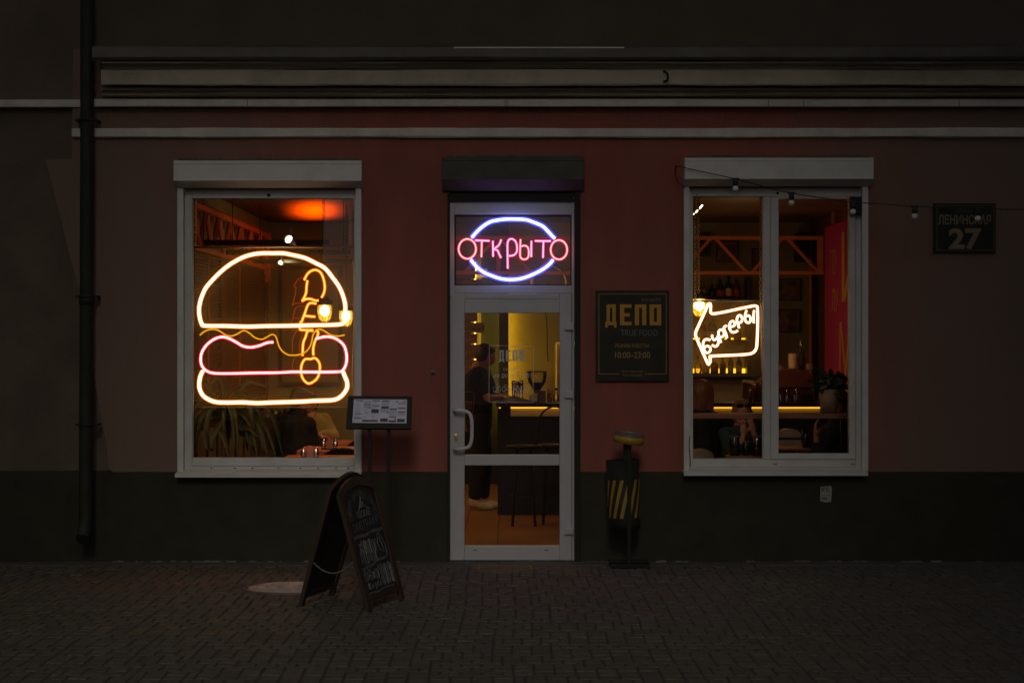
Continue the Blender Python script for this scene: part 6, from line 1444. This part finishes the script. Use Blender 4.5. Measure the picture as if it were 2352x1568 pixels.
# ---- person at far left of right window, auburn hair from behind
yL = 2.3
lp = thing('person', 'person with reddish bob seen from behind at the left edge of the right window', 'person', (X(1608, yL), yL, .45))
hL = P(1609, 905, yL); fL = Vector((-.2, .97, -.1)); ch = Vector((X(1608, yL), yL, 1.0)); hip = Vector((X(1608, yL), yL-.02, .60)); nk = Vector((X(1609, yL), yL, 1.12))
s1 = Vector((X(1570, yL), yL, 1.02)); s2 = Vector((X(1643, yL), yL, 1.02)); e1 = Vector((X(1565, yL), yL+.15, .76)); e2 = Vector((X(1652, yL), yL+.12, .76)); w1 = Vector((X(1585, yL), yL+.38, .78)); w2 = Vector((X(1635, yL), yL+.38, .78))
body = head(hL, fL) + [('c', ch, .11, nk, .06), ('c', nk, .05, hL-Vector((0, 0, .03)), .05), ('c', hip, .14, ch, .13), ('c', s1, .05, s2, .05), ('c', s1, .046, e1, .036), ('c', e1, .036, w1, .024), ('c', s2, .046, e2, .036), ('c', e2, .036, w2, .024), ('c', hip, .1, hip+Vector((-.1, .4, -.05)), .06), ('c', hip, .1, hip+Vector((.1, .4, -.05)), .06), ('c', hip+Vector((-.1, .4, -.05)), .055, hip+Vector((-.1, .42, -.5)), .04), ('c', hip+Vector((.1, .4, -.05)), .055, hip+Vector((.1, .42, -.5)), .04)]
body += hand(w1, (.3, 1, 0), (0, 0, -1), 1, .7) + hand(w2, (-.3, 1, 0), (0, 0, -1), -1, .7)
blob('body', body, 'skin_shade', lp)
blob('top', [('c', hip, .165, ch, .155), ('c', ch, .135, nk-Vector((0, 0, .02)), .075), ('c', s1, .072, s2, .072), ('c', ch, .13, s1, .075), ('c', ch, .13, s2, .075), ('c', s1, .07, e1, .062), ('c', e1, .06, w1, .04), ('c', s2, .07, e2, .062), ('c', e2, .06, w2, .04)], 'cloth_black', lp, .012)
blob('hair', [('e', hL+Vector((0, -.01, .035)), (.118, .115, .105)), ('c', hL+Vector((-.06, -.02, 0)), .062, hL+Vector((-.065, -.03, -.13)), .05), ('c', hL+Vector((.06, -.02, 0)), .062, hL+Vector((.068, -.03, -.13)), .05), ('c', hL+Vector((0, -.04, 0)), .085, hL+Vector((0, -.05, -.13)), .06)], 'hair_auburn', lp, .010)
# ---- person at right, dark jacket, one hand raised, head behind the pot
yR = 1.75
rp_ = thing('person', 'person in a navy jacket with one hand raised below the potted succulent', 'person', (X(1925, yR), yR, .45))
hR = P(1921, 925, yR); fR = Vector((-.8, .3, -.25)); ch = Vector((X(1922, yR), yR, .86)); hip = Vector((X(1928, yR), yR+.05, .52)); nk = Vector((X(1921, yR), yR, 1.02))
s1 = Vector((X(1902, yR), yR-.16, .92)); s2 = Vector((X(1925, yR), yR+.18, .92)); e1 = Vector((X(1872, yR), yR-.20, .70)); e2 = Vector((X(1900, yR), yR+.22, .70)); w1 = P(1875, 1003, yR-.18); w2 = Vector((X(1870, yR), yR+.15, .77))
body = head(hR, fR) + [('c', ch, .12, nk, .06), ('c', nk, .05, hR-Vector((0, 0, .03)), .05), ('c', hip, .14, ch, .14), ('c', s1, .05, s2, .05), ('c', s1, .046, e1, .038), ('c', e1, .038, w1, .026), ('c', s2, .046, e2, .038), ('c', e2, .038, w2, .026), ('c', hip, .1, hip+Vector((-.4, -.1, -.05)), .06), ('c', hip, .1, hip+Vector((-.4, .1, -.05)), .06), ('c', hip+Vector((-.4, -.1, -.05)), .055, hip+Vector((-.42, -.1, -.46)), .04), ('c', hip+Vector((-.4, .1, -.05)), .055, hip+Vector((-.42, .1, -.46)), .04)]
body += hand(w1, (-.1, .1, 1), (1, .1, 0), 1, .8) + hand(w2, (-1, 0, 0), (0, 0, -1), -1, .7)
blob('body', body, 'skin', rp_)
blob('jacket', [('c', hip, .17, ch, .175), ('c', ch, .15, nk-Vector((0, 0, .02)), .08), ('c', s1, .075, s2, .075), ('c', ch, .15, s1, .08), ('c', ch, .14, s2, .08), ('c', s1, .075, e1, .065), ('c', e1, .062, w1.lerp(e1, .4), .046), ('c', s2, .07, e2, .06), ('c', e2, .06, w2, .04)], 'cloth_navy', rp_, .012)
blob('hair', [('e', hR+Vector((.02, 0, .045)), (.092, .088, .08))], 'hair_brown', rp_, .01)
# ================================================================ ACROSS THE STREET (behind the camera): unseen houses and gateway added to narrow the sunlight
def blocker_house(label, x0, x1, side):
    t = thing('house', label, 'house', ((x0+x1)/2, -23, 0), 'unseen houses added to block light')
    g = MB(); g.box(x0, x1, -24.0, -22.5, -.02, OPP_H); g.done('wall', 'upper_plaster', t)
    g = MB(); g.box(x0-.1, x1+.1, -24.2, -22.3, OPP_H+.002, OPP_H+.3); g.done('cornice', 'cove_paint', t)
    n = 3
    for i in range(n):
        for j in range(2):
            cx = x0+(x1-x0)*(i+.5)/n; z = 1.2+j*3.6
            g = MB(); frame_bars(g, cx-.6, cx+.6, z, z+1.9, -22.499, -22.42, .08); w_ = g.done('window', 'cream_paint', t)
            g = MB(); g.box(cx-.52, cx+.52, -22.48, -22.46, z+.081, z+1.819); g.done('pane', 'gasket', w_)
blocker_house('unseen tall dark house added to block light, left of the gateway', -18, GC-GW, -1)
blocker_house('unseen tall dark house added to block light, right of the gateway', GC+GW, 18, 1)
g = MB(); g.box(GC-GW+.11, GC+GW-.11, -23.9, -22.6, GH, OPP_H); o = g.done('light_block_wall', 'upper_plaster'); tag(o, 'unseen dark wall added above the gateway to block light', 'wall')  # added to cut the sun off the upper facade
# ================================================================ LIGHT, WORLD, CAMERA
SUN_E = math.radians(28)
W = bpy.data.worlds.new('World'); S.world = W; W.use_nodes = True
nt = W.node_tree; nt.nodes.clear(); N, L = nt.nodes, nt.links
wo = N.new('ShaderNodeOutputWorld'); bg = N.new('ShaderNodeBackground'); sky = N.new('ShaderNodeTexSky')
sky.sky_type = 'NISHITA'; sky.sun_disc = False; sky.sun_elevation = SUN_E; sky.sun_rotation = math.radians(180); sky.dust_density = 4
hs = N.new('ShaderNodeHueSaturation'); hs.inputs['Saturation'].default_value = .25
L.new(sky.outputs[0], hs.inputs['Color']); L.new(hs.outputs[0], bg.inputs[0]); bg.inputs[1].default_value = SKY; L.new(bg.outputs[0], wo.inputs[0])
def lamp(name, kind, loc, energy, col, **kw):
    l = bpy.data.lights.new(name, kind); l.energy = energy; l.color = col
    o = bpy.data.objects.new(name, l); COL.objects.link(o); o.location = loc
    for k, v in kw.items():
        if k == 'aim': o.rotation_euler = (Vector(v)-Vector(loc)).to_track_quat('-Z', 'Y').to_euler()
        else: setattr(l, k, v)
    return o
sun = lamp('sun', 'SUN', (0, -22, 1.9+22*math.tan(SUN_E)), SUN, (1, .92, .80), angle=math.radians(10), aim=(0, 0, 1.9))
# lit track spots of the room, then added fill lights without a lamp body
lamp('track_spot_light', 'SPOT', P(667, 553, 2.9), 30, (1, .62, .28), spot_size=math.radians(70), spot_blend=.8, aim=(-1.6, 3.4, .6), shadow_soft_size=.04)
lamp('track_spot_light', 'SPOT', P(645, 604, 5.4), 26, (1, .78, .36), spot_size=math.radians(80), spot_blend=.8, aim=(-1.4, 8.6, .9), shadow_soft_size=.04)
for k, yy in enumerate((5.0, 5.4, 5.8, 6.2, 6.6, 7.0, 7.4, 7.8, 8.2)): lamp('ceiling_streak_light', 'SPOT', (X(723, yy), yy, ZC-.34), (14, 40, 75, 110, 120, 110, 80, 40, 14)[k], (1, .095, .0), shadow_soft_size=.06, spot_size=math.radians(104), spot_blend=1.0, aim=(X(723, yy), yy, ZC+1))  # added row of spots imitating an orange reflection streak on the ceiling
lamp('bar_fill_light', 'POINT', (2.5, 6.2, 2.1), 5, (1, .55, .2), shadow_soft_size=.15)  # added fill for the upper right of the room
lamp('booth_fill_light', 'POINT', (-1.5, 4.9, 2.25), 9, (1, .55, .22), shadow_soft_size=.15)  # added fill to brighten the left truss
lamp('table_fill_light', 'SPOT', (-1.45, 2.2, 2.5), 30, (1, .50, .16), shadow_soft_size=.06, spot_size=math.radians(75), spot_blend=.7, aim=(-1.45, 2.2, 0))  # added fill to brighten the orange table tops
lamp('bar_fill_light', 'POINT', (.3, 6.6, 2.35), 3, (1, .55, .2), shadow_soft_size=.15)  # added fill above the bar
lamp('bar_overhead_fill', 'SPOT', (.7, 6.6, 2.7), 30, (1, .62, .18), shadow_soft_size=.12, spot_size=math.radians(140), spot_blend=.6, aim=(.7, 6.7, 0))  # added overhead fill, no pendant hangs here
lamp('room_fill_light', 'SPOT', (-.75, 2.6, 2.7), 30, (1, .45, .12), shadow_soft_size=.12, spot_size=math.radians(130), spot_blend=.6, aim=(-.75, 2.6, 0))  # added fill for the floor inside the door
lamp('room_fill_light', 'SPOT', (2.3, 4.2, 2.75), 22, (1, .42, .14), shadow_soft_size=.12, spot_size=math.radians(140), spot_blend=.6, aim=(2.3, 4.5, 0))  # added fill for the right part of the bar
lamp('room_fill_light', 'SPOT', (-1.7, 6.0, 2.7), 22, (1, .58, .20), shadow_soft_size=.12, spot_size=math.radians(135), spot_blend=.6, aim=(-1.7, 6.4, 0))  # added fill for the back of the left side
cam = bpy.data.cameras.new('camera'); co = bpy.data.objects.new('camera', cam); COL.objects.link(co)
co.location = (0, -D, H); co.rotation_euler = (math.radians(90), 0, 0); cam.sensor_width = 36; cam.lens = F/2352*36; cam.clip_end = 300; cam.clip_start = .1
cam.shift_y = (682/1024*1568/1568*0)
S.camera = co
S.render.engine = 'CYCLES'; S.view_settings.view_transform = 'Standard'; S.view_settings.look = 'None'; S.view_settings.exposure = 0; S.view_settings.gamma = 1
S.cycles.max_bounces = 6; S.cycles.transparent_max_bounces = 24; S.cycles.diffuse_bounces = 3; S.cycles.glossy_bounces = 3; S.cycles.caustics_reflective = False; S.cycles.caustics_refractive = False
S.cycles.sample_clamp_indirect = 2.0
